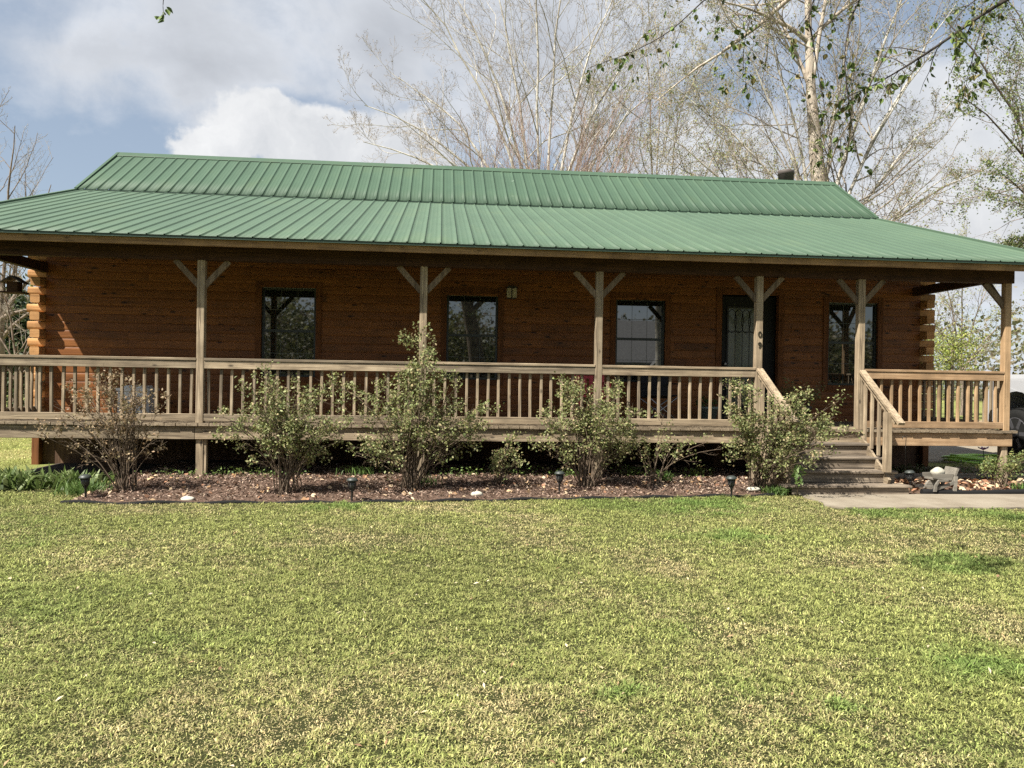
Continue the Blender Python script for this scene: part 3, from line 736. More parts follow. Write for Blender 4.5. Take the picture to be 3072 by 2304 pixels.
POSTS = [-6.42, -3.29, -.23, 2.312, 4.725, 6.318, 8.67]
PW = .052
brace_m = wood('brace_wood', 2, (.05, .036, .025), (.16, .118, .078), (.25, .19, .13), objvar=.25)
def posts():
    for i, x in enumerate(POSTS):
        p = MB(); lean = rng.uniform(-.006, .006); y0, y1 = 11.0, 11.0 + 2 * PW
        p.bbox(x - PW, x + PW, y0, y1, ZD + .003, BZ0 - .002, .007)
        p.warp(lambda X, Y, Z, l=lean: (X + l * math.sin((Z - ZD) * 1.4), Y, Z))
        P = p.build('porch_post', new_z if i == 6 else wood_z, house)
        for s in (-1, 1):
            if (i == 0 and s < 0) or (i == 6 and s > 0): continue
            br = MB(); br.beam((x + s * .035, 11.056, 2.74), (x + s * .36, 11.056, 3.092), .042, .078)
            br.build('brace', brace_m, P)
        if i in (0, 6):
            br = MB(); br.beam((x, 11.08, 2.72), (x, 11.45, 3.14), .05, .085); br.build('brace', brace_m, P)
        if i == 4:
            for ch, z in (('0', 2.245), ('9', 2.085)):
                cu = bpy.data.curves.new('house_number', 'FONT'); cu.body = ch; cu.size = .125; cu.extrude = .003; cu.align_x = 'CENTER'; cu.offset = .002
                to = bpy.data.objects.new('house_number', cu); COL.objects.link(to)
                dg = bpy.context.evaluated_depsgraph_get(); me = bpy.data.meshes.new_from_object(to.evaluated_get(dg))
                bpy.data.objects.remove(to)
                me.transform(Matrix.Translation((x + .005, 10.994, z - .055)) @ Matrix.Rotation(R(90), 4, 'X'))
                link_mesh('house_number', me, number_m, P)
        s = MB(); s.bbox(x - .05, x + .05, 11.03, 11.13, .0, ZD - .05, .006); s.build('support_post', wood_z, house)
        if i in (1, 3): MB().bbox(x + .052, x + .09, 11.04, 11.12, .05, ZD - .05, .004).build('support_post', wood_z, house)
    for x in np.arange(-5.0, 8.5, 2.4):
        MB().box(x - .1, x + .1, 12.2, 12.4, -.02, .66).build('support_post', dirt_m, house)
posts()

def deck():
    d = MB(); x = XL + .05; n = 0
    while x < 8.80:
        w_ = .138; z = ZD + rng.uniform(-.004, .004); yo = rng.uniform(-.018, -.008)
        cut = 11.1 if any(abs(x + w_ / 2 - q) < PW + .05 for q in POSTS) and False else 10.975 + yo
        d.box(x, min(x + w_, 8.82), cut, YW - .003, z - .038, z); x += .146 + rng.uniform(0, .005); n += 1
    D = d.build('porch_deck', wood_y, house)
    cuts = [XL + .06, -3.35, -.29, 2.25, 4.66]
    for a, b_ in zip(cuts[:-1], cuts[1:]):
        MB().bbox(a + .004, b_ - .004, 11.0, 11.038, .615, ZD - .042, .004).build('skirt_board', wood_x, D)
    MB().bbox(4.664, 6.36, 11.002, 11.04, .62, ZD - .042, .004).build('skirt_board', wood_x, D)
    MB().bbox(6.364, 8.765, 11.0, 11.038, .60, ZD - .042, .004).build('skirt_board', new_x, D)
    for xs in (XL + .055, 8.73):
        MB().bbox(xs, xs + .036, 11.045, YW - .02, .61, ZD - .042, .004).build('skirt_board', wood_y, D)
    j = MB()
    for x in np.arange(XL + .4, 8.6, .6): j.box(x - .02, x + .02, 11.05, YW - .03, .64, ZD - .045)
    j.build('joists', dark_y, D)
deck()

def railing(a, b_, axis, fixed, balus, mat_h, mat_v, inward):
    """rail between a and b_ along axis (0 x, 1 y) at the fixed other coordinate; inward = side on which the balusters sit"""
    def bx_(u0, u1, v0, v1, z0, z1, bb=.004):
        m = MB()
        return m.bbox(u0, u1, v0, v1, z0, z1, bb) if axis == 0 else m.bbox(v0, v1, u0, u1, z0, z1, bb)
    v = fixed; s = inward
    o = lambda p, q: sorted((v + s * p, v + s * q))
    dz = rng.uniform(-.006, .006)
    top = bx_(a, b_, *o(-.012, .075), 1.708 + dz, 1.744 + dz)
    Rr = top.build('railing', mat_h, house)
    bx_(a + .002, b_ - .002, *o(0, .036), 1.598 + dz, 1.706 + dz).build('top_rail', mat_h, Rr)
    bx_(a + .002, b_ - .002, *o(0, .036), .868, .966).build('bottom_rail', mat_h, Rr)
    for u in balus:
        m = bx_(u - .019, u + .019, *o(.037, .075), .885, 1.70, .004)
        t1, t2 = rng.normal(0, .006), rng.normal(0, .004); bw = rng.normal(0, .004)
        def wp(X, Y, Z):
            t = (Z - .885) / .8; dd = t1 * t + bw * math.sin(math.pi * t) ; e = t2 * t
            return (X + dd, Y + abs(e), Z) if axis == 0 else (X + abs(e) * s, Y + dd, Z)
        m.warp(wp).build('baluster', mat_v, Rr)
YR = 11.006
def run(a, b_, ph, sp=.1538):
    k0 = math.ceil((a + .035 - ph) / sp); out = []
    while ph + k0 * sp < b_ - .035: out.append(ph + k0 * sp + rng.normal(0, .004)); k0 += 1
    return out
bays = [(-6.42, -3.29, -4.188), (-3.29, -.23, -3.18), (-.23, 2.312, .40), (2.312, 4.725, 2.62), (6.318, 8.67, 6.681)]
for i, (a, b_, ph) in enumerate(bays):
    railing(a + PW + .002, b_ - PW - .002, 0, YR, run(a + PW, b_ - PW, ph), new_x if i == 4 else wood_x, new_z if i == 4 else wood_z, 1)
railing(11.11, YW - .19, 1, -6.49, run(11.1, YW - .15, 11.2), wood_y, wood_z, 1)
railing(11.11, YW - .19, 1, 8.735, run(11.1, YW - .15, 11.2), wood_y, wood_z, -1)

def stairs():
    x0, x1 = 4.76, 6.35
    S = MB()
    tr = [(10.72, .645), (10.45, .473), (10.18, .305), (9.91, .14)]
    st = bpy.data.objects.new('porch_steps', None); COL.objects.link(st); st.parent = house; ORG[st] = ORG[house]
    for x in (x0 + .03, (x0 + x1) / 2, x1 - .05):
        MB().prism([(10.99, .57), (10.75, .42), (10.06, .0), (10.99, .0)], 0, x - .02, x + .02).build('stringer', wood_y, st)
    for i, (y, z) in enumerate(tr):
        yb = (tr[i - 1][0] + .015) if i else 11.0
        ex = (.0, .02, .06, .10)[i]
        t = MB(); m = .5
        t.bbox(x0 - .03 - ex * .5, x1 + ex, y, y + .14, z - .036, z, .007); t.bbox(x0 - .03 - ex * .5, x1 + ex, y + .145, max(yb, y + .2), z - .036, z, .005)
        t.warp(lambda X, Y, Z: (X, Y + .012 * math.cos((X - 5.5) * 1.9), Z - .006 * math.cos((X - 5.5) * 1.9)))
        t.build('tread', step_x, st)
        zb = tr[i + 1][1] if i < 3 else .015
        MB().bbox(x0, x1 + ex - .03, y + .028, y + .056, zb + .002, z - .042, .003).build('riser', step_x, st)
    # stair rails
    for side, xp, xn in ((1, 6.318, 6.20), (-1, 4.725, 4.80)):
        r = MB()
        a = Vector((xp - side * .0, 10.98, 1.715)); b_ = Vector((xn + side * .05 if side > 0 else xn - .03, 9.86, .985))
        r.beam(a, b_, .09, .04)
        H = r.build('stair_rail', wood_y if side < 0 else wood_y, house)
        r2 = MB(); r2.beam(a + Vector((0, -.02, -.07)), b_ + Vector((0, .12, .02)), .036, .085); r2.build('top_rail', wood_y, H)
        nw = MB(); nw.bbox(xn - .045, xn + .045, 10.06, 10.15, .306, 1.13, .006); nw.build('newel_post', wood_z, H)
        for k, yb in enumerate((10.86, 10.66, 10.46, 10.28)):
            f_ = (10.98 - yb) / (10.98 - 9.86); xx = a.x + (b_.x - a.x) * f_; zt = a.z + (b_.z - a.z) * f_ - .06
            zb_ = (.62, .58, .50, .40)[k]
            q = MB(); q.bbox(xx - .02, xx + .02, yb - .02, yb + .02, zb_, zt, .004); q.build('baluster', wood_z, H)
        sg = MB(); sg.beam((xp + side * .005, 11.0, .66), (xn + side * .02, 10.1, .12), .036, .2); sg.build('stringer', wood_y, H)
stairs()
vp = MB(); vp.lathe([(.185, 6.2), (.185, 6.60), (.195, 6.605), (.195, 6.69), (.185, 6.70), (.18, 6.66), (.02, 6.655)], (8.43, 18.22, .045), 36); vp.build('chimney_pipe', pipe_m, house)

# ------------------------------------------------------------------ things on and around the porch
def porch_lamp():
    t = thing('wall_lamp', 'small square wall lamp with tan frosted panels beside the second window', 'lamp', (1.237, YW, 3.0))
    MB().box(1.16, 1.314, YW - .03, YW - .001, 2.91, 3.10).build('backplate', iron_m, t)
    g = MB()
    g.bbox(1.152, 1.23, YW - .11, YW - .031, 2.925, 3.085, .004); g.bbox(1.244, 1.322, YW - .11, YW - .031, 2.925, 3.085, .004); g.build('glass_panel', lamp_glass, t)
    c = MB(); c.prism([(1.14, 3.087), (1.334, 3.087), (1.30, 3.125), (1.174, 3.125)], 1, YW - .12, YW - .025); c.box(1.231, 1.243, YW - .115, YW - .03, 2.91, 3.086); c.build('cap', iron_m, t)
porch_lamp()

def storage_bin():
    t = thing('storage_bin', 'pale grey lidded plastic bin standing against the log wall', 'bin', (-4.72, 12.6, ZD))
    b_ = MB(); z0, z1 = ZD + .006, 1.24
    b_.prism([(-4.94, 12.42), (-4.56, 12.42), (-4.50, 12.50), (-4.50, 12.86), (-4.94, 12.86)], 2, z0, z1)
    b_.build('body', white_m, t)
    l = MB(); l.prism([(-4.96, 12.40), (-4.55, 12.40), (-4.48, 12.49), (-4.48, 12.88), (-4.96, 12.88)], 2, z1 + .001, z1 + .045)
    l.prism([(-4.90, 12.46), (-4.60, 12.46), (-4.56, 12.82), (-4.90, 12.82)], 2, z1 + .046, z1 + .085); l.build('lid', white_m, t)
    g = MB()
    for x in (-4.86, -4.75, -4.64): g.box(x - .006, x + .006, 12.412, 12.4195, z0 + .04, z1 - .05)
    g.build('rib', grey_pl, t)
storage_bin()

def red_chair():
    t = thing('porch_chair', 'red painted wooden chair with slatted back behind the railing', 'chair', (2.48, 12.4, ZD))
    x0, x1, y0, y1 = 2.22, 2.76, 12.15, 12.65; z = ZD + .006
    s = MB(); s.box(x0, x1, y0, y1, z + .40, z + .435); s.build('seat', red_m, t)
    for x in (x0 + .02, x1 - .02):
        MB().beam((x, y0 + .03, z), (x, y0 + .03, z + .62), .045, .045, (0, 1, 0)).build('leg', red_m, t)
        MB().beam((x, y1 - .02, z), (x, y1 + .10, z + .76), .06, .04, (0, 1, 0)).build('leg', red_m, t)
        a = MB(); a.box(x - .04, x + .04, y0 - .02, y1 + .06, z + .622, z + .645); a.build('armrest', red_m, t)
    b_ = MB()
    for k in range(4): x = x0 + .1 + k * .115; b_.beam((x, y1, z + .44), (x, y1 + .11, z + .75), .07, .015, (0, 1, 0))
    b_.box(x0 + .02, x1 - .02, y1 + .085, y1 + .115, z + .70, z + .745); b_.build('backrest', red_m, t)
red_chair()

def camp_chair():
    t = thing('folding_chair', 'black canvas folding chair with crossed silver legs under the third window', 'chair', (3.68, 12.6, ZD))
    x0, x1, y0, y1 = 3.42, 3.94, 12.35, 12.85; z = ZD + .006
    s = MB(); s.prism([(y0, z + .44), (y1, z + .38), (y1, z + .395), (y0, z + .455)], 0, x0 + .02, x1 - .02); s.build('seat', fabric_m, t)
    b_ = MB(); b_.prism([(y1 - .01, z + .40), (y1 + .06, z + .84), (y1 + .075, z + .84), (y1 + .01, z + .40)], 0, x0 + .02, x1 - .02); b_.build('backrest', fabric_m, t)
    for a, c in (((x0, y0, z + .015), (x1, y0, z + .43)), ((x1, y0 + .02, z + .015), (x0, y0 + .02, z + .43)), ((x0, y1, z + .015), (x1, y1, z + .38)), ((x1, y1 - .02, z + .015), (x0, y1 - .02, z + .38))):
        MB().tube([a, c], .011, 8).build('leg', steel_m, t)
    for x in (x0, x1):
        MB().tube([(x, y1 + .02, z + .38), (x, y1 + .08, z + .86)], .011, 8).build('back_tube', black_m, t)
        MB().tube([(x, y0, z + .43), (x, y0, z + .62)], .011, 8).build('arm_tube', black_m, t)
        MB().box(x - .03, x + .03, y0 - .03, y1 + .05, z + .621, z + .64).build('armrest', fabric_m, t)
camp_chair()

def leaf_verts(n_, c, size, up_bias=.6, col=None, fold=True):
    """n_ folded leaf quads (6 verts: 2 quads sharing a midrib)"""
    nrm = rng.normal(size=(n_, 3)); nrm[:, 2] += up_bias * 2; nrm /= np.linalg.norm(nrm, axis=1)[:, None]
    a = rng.normal(size=(n_, 3)); a -= nrm * (a * nrm).sum(1)[:, None]; a /= np.linalg.norm(a, axis=1)[:, None]
    s = np.cross(nrm, a); L = np.asarray(size)[:, None]; W = L * .3
    base = c; tip = c + a * L; m = c + a * L * .5
    V = np.stack([base, m + s * W + nrm * L * .1, tip, m - s * W + nrm * L * .1], 1)
    F = np.arange(n_)[:, None] * 4
    Q = np.concatenate([F + np.array([[0, 1, 2]]), F + np.array([[0, 2, 3]])])
    return V.reshape(-1, 3), Q, np.repeat(col, 4, 0)

def pot_plant(name, label, c, r, h, mat, leaves, spread, pal, nst=14):
    t = thing(name, label, 'potted plant', c)
    p = MB(); p.lathe([(r * .72, 0.004), (r * .95, h * .85), (r * 1.05, h * .86), (r * 1.05, h), (r * .9, h), (r * .88, h * .9)], c, 20); p.build('pot', mat, t)
    st = MB(); pts = []
    for k in range(nst):
        a = rng.random() * 6.28; l = spread * rng.uniform(.5, 1.1); e = Vector((math.cos(a) * l * .75, math.sin(a) * l * .75, l * rng.uniform(.5, 1.15)))
        b0 = Vector(c) + Vector((math.cos(a) * r * .4, math.sin(a) * r * .4, h * .9)); mid = b0 + e * .5 + Vector((0, 0, l * .18))
        st.tube([b0, mid, b0 + e], [.006, .004, .002], 5); pts += [b0.lerp(mid, t_) for t_ in (.4, .8)] + [mid.lerp(b0 + e, t_) for t_ in (.3, .6, .8, 1)]
    st.build('stems', cane_m, t)
    P = np.array(pts); idx = rng.integers(0, len(P), leaves); cc = P[idx] + rng.normal(0, spread * .09, (leaves, 3))
    pal = np.array(pal); col = pal[rng.integers(0, len(pal), leaves)] * rng.uniform(.7, 1.3, leaves)[:, None]
    V, Q, C = leaf_verts(leaves, cc, rng.uniform(.03, .055, leaves), .5, col)
    link_mesh('foliage', np_mesh('foliage', V, [Q], False, C), leaf_m, t)
pot_plant('potted_plant', 'grey green pot of low green leaves beside the front door', (4.63, 12.85, ZD + .005), .17, .25, pot_m, 220, .16, [(.06, .12, .03), (.09, .16, .04)], 8)
pot_plant('potted_plant', 'dark pot with a reddish leaved shrub on the deck right of the door', (5.95, 12.15, ZD + .005), .16, .30, black_m, 700, .42, [(.12, .15, .05), (.16, .16, .06), (.2, .13, .07), (.10, .13, .05)], 22)

def bird_feeder():
    x, y, z = -6.30, 12.1, 2.80
    t = thing('bird_feeder', 'dark wooden house shaped bird feeder hanging from the left porch beam', 'bird feeder', (x, y, z))
    MB().box(x - .075, x + .075, y - .07, y + .07, z - .10, z + .045).build('body', dark_x, t)
    r = MB(); r.prism([(x - .15, z + .02), (x, z + .115), (x + .15, z + .02), (x + .15, z + .035), (x, z + .135), (x - .15, z + .035)], 1, y - .12, y + .12); r.build('roof', black_m, t)
    tr = MB(); tr.box(x - .15, x + .15, y - .12, y + .12, z - .125, z - .102)
    tr.build('tray', dark_x, t)
    c = MB()
    for sx in (-.135, .135): c.tube([(x + sx, y, z - .101), (x + sx, y, z + .03)], .006, 5)
    c.build('corner_rods', dark_x, t)
    MB().tube([(x, y, z + .13), (x - .03, y, z + .25), (x - .16, y, 3.152)], .004, 5).build('hanger', iron_m, t)
bird_feeder()

lens_m = plain('smoked_lens', (.06, .06, .055), .25)
def lamp_proto():
    t = thing('solar_lamp', '', 'garden light', (0, 0, 0), 'solar lamps along the bed edge')
    MB().lathe([(.006, -.06), (.011, 0.0), (.011, .10), (.016, .105)], (0, 0, 0), 10).build('stake', black_m, t)
    c = MB()
    for k in range(8):
        a = 2 * math.pi * k / 8
        c.tube([(.012 * math.cos(a), .012 * math.sin(a), .105), (.034 * math.cos(a), .034 * math.sin(a), .15), (.044 * math.cos(a), .044 * math.sin(a), .215)], .0045, 5)
    c.lathe([(.012, .10), (.02, .112), (.014, .118)], (0, 0, 0), 12); c.build('cage', black_m, t)
    MB().lathe([(.008, .12), (.026, .155), (.034, .212)], (0, 0, 0), 12).build('lens', lens_m, t)
    MB().lathe([(.05, .212), (.062, .216), (.062, .226), (.05, .242), (.03, .252), (.002, .255)], (0, 0, 0), 20).build('cap', pipe_green, t)
    return t
pipe_green = plain('grey_green_cap', (.032, .038, .034), .5, var=.2)
lp = lamp_proto()
LAMPS = [(-4.157, 9.574, .02, 'black solar lamp at the left end of the bed by grass', 2, -3), (-1.017, 9.372, .015, 'black solar lamp at the bed edge between two big shrubs', -3, 2),
         (1.588, 9.918, .04, 'black solar lamp standing inside the mulch by the centre right shrub', 2, 2), (3.808, 9.66, .02, 'black solar lamp left of the steps at the foot of a large shrub', 1, -2),
         (6.631, 10.223, .035, 'black solar lamp right of the steps beside the toy wheelbarrow', -2, 3)]
for i, (x, y, z, lab, tx, ty) in enumerate(LAMPS):
    o = lp if i == 0 else lp.copy()
    if i:
        COL.objects.link(o)
        for ch in lp.children: c = ch.copy(); COL.objects.link(c); c.parent = o
    o.location = (x, y, z); o.rotation_euler = (R(tx), R(ty), random.random() * 3); o.scale = (1.12, 1.12, 1.12); o['label'] = lab
    if i == 0: ORG[o] = Vector((x, y, z))

def blob_rock(name, label, c, r, sq, seed, mat=rock_m, cat='stone', parent=None, grooves=0):
    rr = np.random.default_rng(seed); vs = []; fs = []; nu, nv = 20, 12
    fq = rr.normal(size=(5, 3)) * 2
    for j in range(nv + 1):
        th = math.pi * j / nv
        for i in range(nu):
            ph = 2 * math.pi * i / nu; d = Vector((math.sin(th) * math.cos(ph), math.sin(th) * math.sin(ph), math.cos(th)))
            k = 1 + sum(.035 * math.sin(q[0] * d.x + q[1] * d.y + q[2] * d.z + n) for n, q in enumerate(fq))
            if grooves: k += .05 * math.sin(9 * d.x + 7 * d.z + 3 * math.sin(5 * d.x))
            vs.append((c[0] + d.x * r * k, c[1] + d.y * r * k * sq[1], c[2] + d.z * r * k * sq[2]))
    for j in range(nv):
        for i in range(nu): fs.append((j * nu + i, j * nu + (i + 1) % nu, (j + 1) * nu + (i + 1) % nu, (j + 1) * nu + i))
    m = MB(); m.add(vs, fs, True); o = m.build(name, mat, parent, (0, 0, 0) if parent else (c[0], c[1], c[2] - r * sq[2]))
    if parent is None: tag(o, label, cat)
    return o
blob_rock('stone', 'smooth white stone on the mulch near the left lamp', (-2.938, 9.42, .03), .085, (1, .7, .42), 3)
blob_rock('stone', 'smooth white stone at the bed edge below the small middle shrub', (.507, 9.79, .04), .075, (1, .7, .5), 5)
blob_rock('stone', 'rough tan rock lying between the fifth lamp and the wheelbarrow', (6.84, 10.32, .06), .09, (1, .7, .6), 6, mat=plain('tan_rock', (.40, .33, .24), .9, var=.25, vscale=12))
blob_rock('stone', 'pale rock at the foot of the steps near the last bush', (4.30, 10.12, .06), .10, (1, .6, .35), 8)
blob_rock('stone', 'tan and brown rock beside the right end of the steps', (6.42, 10.45, .10), .10, (.9, .7, .9), 9, mat=plain('brown_rock', (.40, .30, .19), .9, var=.5, vscale=10))

def wheelbarrow():
    x, y, z = 6.98, 10.12, .035
    t = thing('toy_wheelbarrow', 'small grey wooden wheelbarrow planter on the mulch right of the steps', 'planter', (x, y, z))
    b_ = MB()
    b_.prism([(x - .17, z + .20), (x + .10, z + .17), (x + .13, z + .26), (x - .18, z + .255)], 1, y - .13, y - .11)
    b_.prism([(x - .17, z + .20), (x + .10, z + .17), (x + .13, z + .26), (x - .18, z + .255)], 1, y + .09, y + .11)
    b_.box(x - .16, x + .09, y - .109, y + .089, z + .175, z + .195)
    b_.build('tray', greywood_m, t)
    e = MB(); e.prism([(x + .10, z + .15), (x + .13, z + .15), (x + .205, z + .335), (x + .175, z + .345)], 1, y - .135, y + .115); e.build('back_board', greywood_m, t)
    for yy in (y - .15, y + .115):
        h = MB(); h.prism([(x - .14, z + .03), (x - .13, z + .075), (x + .13, z + .165), (x + .14, z + .125)], 1, yy, yy + .022); h.build('handle_bar', greywood_m, t)
        l = MB(); l.prism([(x + .11, z), (x + .16, z), (x + .175, z + .23), (x + .13, z + .23)], 1, yy - .001, yy + .021); l.build('leg', greywood_m, t)
    w_ = MB(); n = 24; cx_, cz_ = x - .10, z + .085
    outer = [(cx_ + .105 * math.cos(2 * math.pi * k / n), cz_ + .085 * math.sin(2 * math.pi * k / n)) for k in range(n)]
    w_.prism(outer, 1, y - .032, y + .012); w_.build('wheel', greywood_m, t)
    l = MB(); l.prism([(x - .19, z + .02), (x - .17, z + .12), (x - .12, z + .185), (x + .02, z + .185), (x + .02, z + .16), (x - .11, z + .155), (x - .145, z + .1), (x - .15, z + .02)], 1, y - .178, y - .152); l.build('side_brace', greywood_m, t)
    blob_rock('stone', 'round white carved stone sitting in the toy wheelbarrow', (x - .02, y - .01, z + .265), .09, (1, .85, .82), 12, mat=plain('carved_stone', (.34, .32, .26), .9, var=.3, vscale=30), grooves=1)
wheelbarrow()

def hose():
    m = MB(); pts = []
    r = random.Random(3); cx_, cy_ = 10.55, 14.18
    for k in range(200):
        a = k / 200 * 2 * math.pi * 5; rr = .45 + .07 * math.sin(a * .37) + .03 * math.sin(a * 1.7 + 1)
        pts.append((cx_ + rr * 1.25 * math.cos(a) + .03 * math.sin(a * .9), cy_ + rr * .95 * math.sin(a),   .05 + .10 * (k / 200) + .02 * math.sin(a * 2.3)))
    m.tube(pts, .022, 7); tag(m.build('garden_hose', hose_m, None, (cx_, cy_, .03)), 'coiled lime green garden hose lying behind the right end of the porch', 'hose')
hose()

def edging():
    m = MB(); pts = [(x, float(bed_front(x)) - .03 + .012 * math.sin(x * 6),   .008 + .012 * math.sin(x * 7.3)) for x in np.linspace(-4.3, 4.6, 120)]
    m.tube(pts, .026, 7)
    o = m.build('landscape_edging', edging_m, None, (0, 9.4, 0)); tag(o, 'long black plastic edging between the lawn and the mulch bed', 'garden edging')
    m = MB(); m.tube([(x, 10.01 + .01 * math.sin(x * 5), .035 + .008 * math.sin(x * 4)) for x in np.linspace(6.66, 13, 60)], .045, 7)
    o = m.build('landscape_edging', edging_m, None, (9, 10, 0)); tag(o, 'short black plastic edging between the concrete path and the right bed', 'garden edging')
    m = MB(); m.bbox(6.55, 9.6, 11.42, 11.46, .0, .13, .005); o = m.build('border_board', greywood_m, None, (8, 11.44, 0)); tag(o, 'low grey border board lying behind the toy wheelbarrow', 'board')
edging()

def plant_hook():
    x, y = 6.78, 10.6
    m = MB(); pts = [(x, y, .03), (x + .004, y, .6), (x + .012, y, .74)] + [(x + .012 - .03 + .03 * math.cos(a), y, .74 + .03 * math.sin(a)) for a in np.linspace(.3, 3.6, 8)]
    m.tube(pts, .005, 5); tag(m.build('plant_hook', iron_m, None, (x, y, .03)), 'thin rusty metal plant hook standing beside the steps', 'garden hook')
plant_hook()

def flower():
    x, y, z = 9.05, 12.0, .03
    t = thing('garden_flower', 'single mauve flower on a thin stem in front of the hose', 'flower', (x, y, z))
    MB().tube([(x, y, z), (x + .02, y, z + .22), (x, y, z + .42)], .006, 6).build('stem', plain('green_stem', (.06, .12, .03), .7), t)
    p = MB()
    for k in range(6):
        a = k * math.pi / 3 + .3; d = Vector((math.cos(a), math.sin(a) * .6, .35 + .3 * math.sin(a * 2))); s = Vector((-math.sin(a), math.cos(a), 0))
        c = Vector((x, y, z + .42)); p.add([c, c + d * .07 + s * .032, c + d * .125, c + d * .07 - s * .032], [(0, 1, 2, 3)])
    p.build('petals', plain('mauve_petal', (.36, .20, .34), .6), t)
flower()

# ------------------------------------------------------------------ pickup truck (parked alongside, only its front corner in view)
rim_m = plain('grey_alloy', (.12, .12, .13), .4, metal=.6)
def truck():
    X0, YWH = 11.99, 14.95                # left side plane, front axle
    t = thing('pickup_truck', 'silver pickup truck with black wheel arches parked on the driveway', 'truck', (X0 + 1.0, 13.2, .03))
    zb, za, zt = .72, 1.43, 1.78
    def arch(yc, r=.66): return [(yc - r * math.cos(a), .62 + (za - .62) * math.sin(a)) for a in np.linspace(0.15, math.pi - .15, 13)]
    ya, yc2 = YWH, YWH - 3.7
    prof = [(yc2 - 1.25, zb), (yc2 - 1.25, zt - .1), (yc2 - 1.2, zt), (YWH + .55, zt), (YWH + .78, zt - .10), (YWH + .86, zt - .45), (YWH + .84, zb)]
    under = [(y, z) for y, z in reversed(arch(ya))] + [(y, z) for y, z in reversed(arch(yc2))]
    b_ = MB(); b_.prism(prof + under, 0, X0, X0 + 2.0); b_.warp(lambda X, Y, Z: (X + (.09 * max(0, (Z - 1.45) / .35) ** 2) * (1 if X < X0 + 1 else -1), Y, Z))
    B = b_.build('body', silver_m, t)
    c = MB(); c.prism([(yc2 + .9, zt), (YWH - .55, zt), (YWH - 1.2, zt + .58), (yc2 + 1.05, zt + .6)], 0, X0 + .16, X0 + 1.84); c.build('cab', silver_m, t)
    g = MB(); g.prism([(yc2 + 1.1, zt + .06), (YWH - .75, zt + .06), (YWH - 1.22, zt + .5), (yc2 + 1.18, zt + .52)], 0, X0 + .15, X0 + 1.85); g.build('side_window', glass_m, t)
    MB().bbox(X0 + .05, X0 + 1.95, YWH + .845, YWH + 1.0, .66, .95, .03).build('bumper', black_m, t)
    MB().box(X0 + .25, X0 + 1.75, YWH - 4.6, YWH + .7, .62, .75).build('chassis', black_m, t)
    for yy in (ya, yc2):
        for s, xx in ((1, X0 - .02), (-1, X0 + 2.02)):
            w_ = MB(); r = .50; prof_ = [(.335, 0), (.41, -.02), (.47, 0.005), (r, .04), (r, .26), (.47, .29), (.29, .30)]
            m = MB(); m.lathe(prof_, (0, 0, 0), 40)
            for k in range(40):
                a = 2 * math.pi * k / 40
                for q, zz in ((0, .05), (.08, .155)):
                    aa = a + q; m.beam((r * math.cos(aa), r * math.sin(aa), zz), ((r + .018) * math.cos(aa), (r + .018) * math.sin(aa), zz + .09), .05, .05, (-math.sin(aa), math.cos(aa), 0))
            tr_ = lambda X, Y, Z: (xx + s * Z, yy + X, .03 + .515 + Y)
            Wt = m.warp(tr_).build('wheel', rubber_m, t)
            h = MB(); h.lathe([(.30, .02), (.335, -.012), (.34, .05), (.29, .05)], (0, 0, 0), 32); h.lathe([(.07, -.02), (.075, .06), (.02, .06)], (0, 0, 0), 16); h.lathe([(.28, .12), (.28, .13)], (0, 0, 0), 24)
            for k in range(6):
                a = 2 * math.pi * k / 6; h.beam((.05 * math.cos(a), .05 * math.sin(a), .02), (.32 * math.cos(a), .32 * math.sin(a), .0), .08, .03, (0, 0, 1))
            h.warp(tr_).build('rim', rim_m, Wt)
truck()

# ------------------------------------------------------------------ vegetation generator
def tubes(P, Rr, k):
    """P (N,n,3), Rr (N,n) -> verts, quads"""
    N, n, _ = P.shape
    T = np.gradient(P, axis=1); T /= np.linalg.norm(T, axis=2)[..., None] + 1e-9
    ref = np.where(np.abs(T[:, :1, 2:3]) < .9, np.array([0, 0, 1.]), np.array([1., 0, 0]))
    A = np.cross(T, np.broadcast_to(ref, T.shape)); A /= np.linalg.norm(A, axis=2)[..., None] + 1e-9
    B = np.cross(T, A); an = np.arange(k) * 2 * np.pi / k
    V = P[:, :, None] + (A[:, :, None] * np.cos(an)[None, None, :, None] + B[:, :, None] * np.sin(an)[None, None, :, None]) * Rr[:, :, None, None]
    base = (np.arange(N) * n * k)[:, None, None]; i = np.arange(n - 1)[None, :, None]; j = np.arange(k)[None, None, :]; j2 = (j + 1) % k
    a = base + i * k + j; b_ = base + i * k + j2; F = np.stack([a, b_, b_ + k, a + k], -1).reshape(-1, 4)
    return V.reshape(-1, 3), F
def interp(P, t):
    N, n, _ = P.shape; u = t * (n - 1); i = np.clip(u.astype(int), 0, n - 2); f = (u - i)[..., None]
    r = np.arange(N)[:, None]
    return P[r, i] * (1 - f) + P[r, i + 1] * f, P[r, i + 1] - P[r, i]
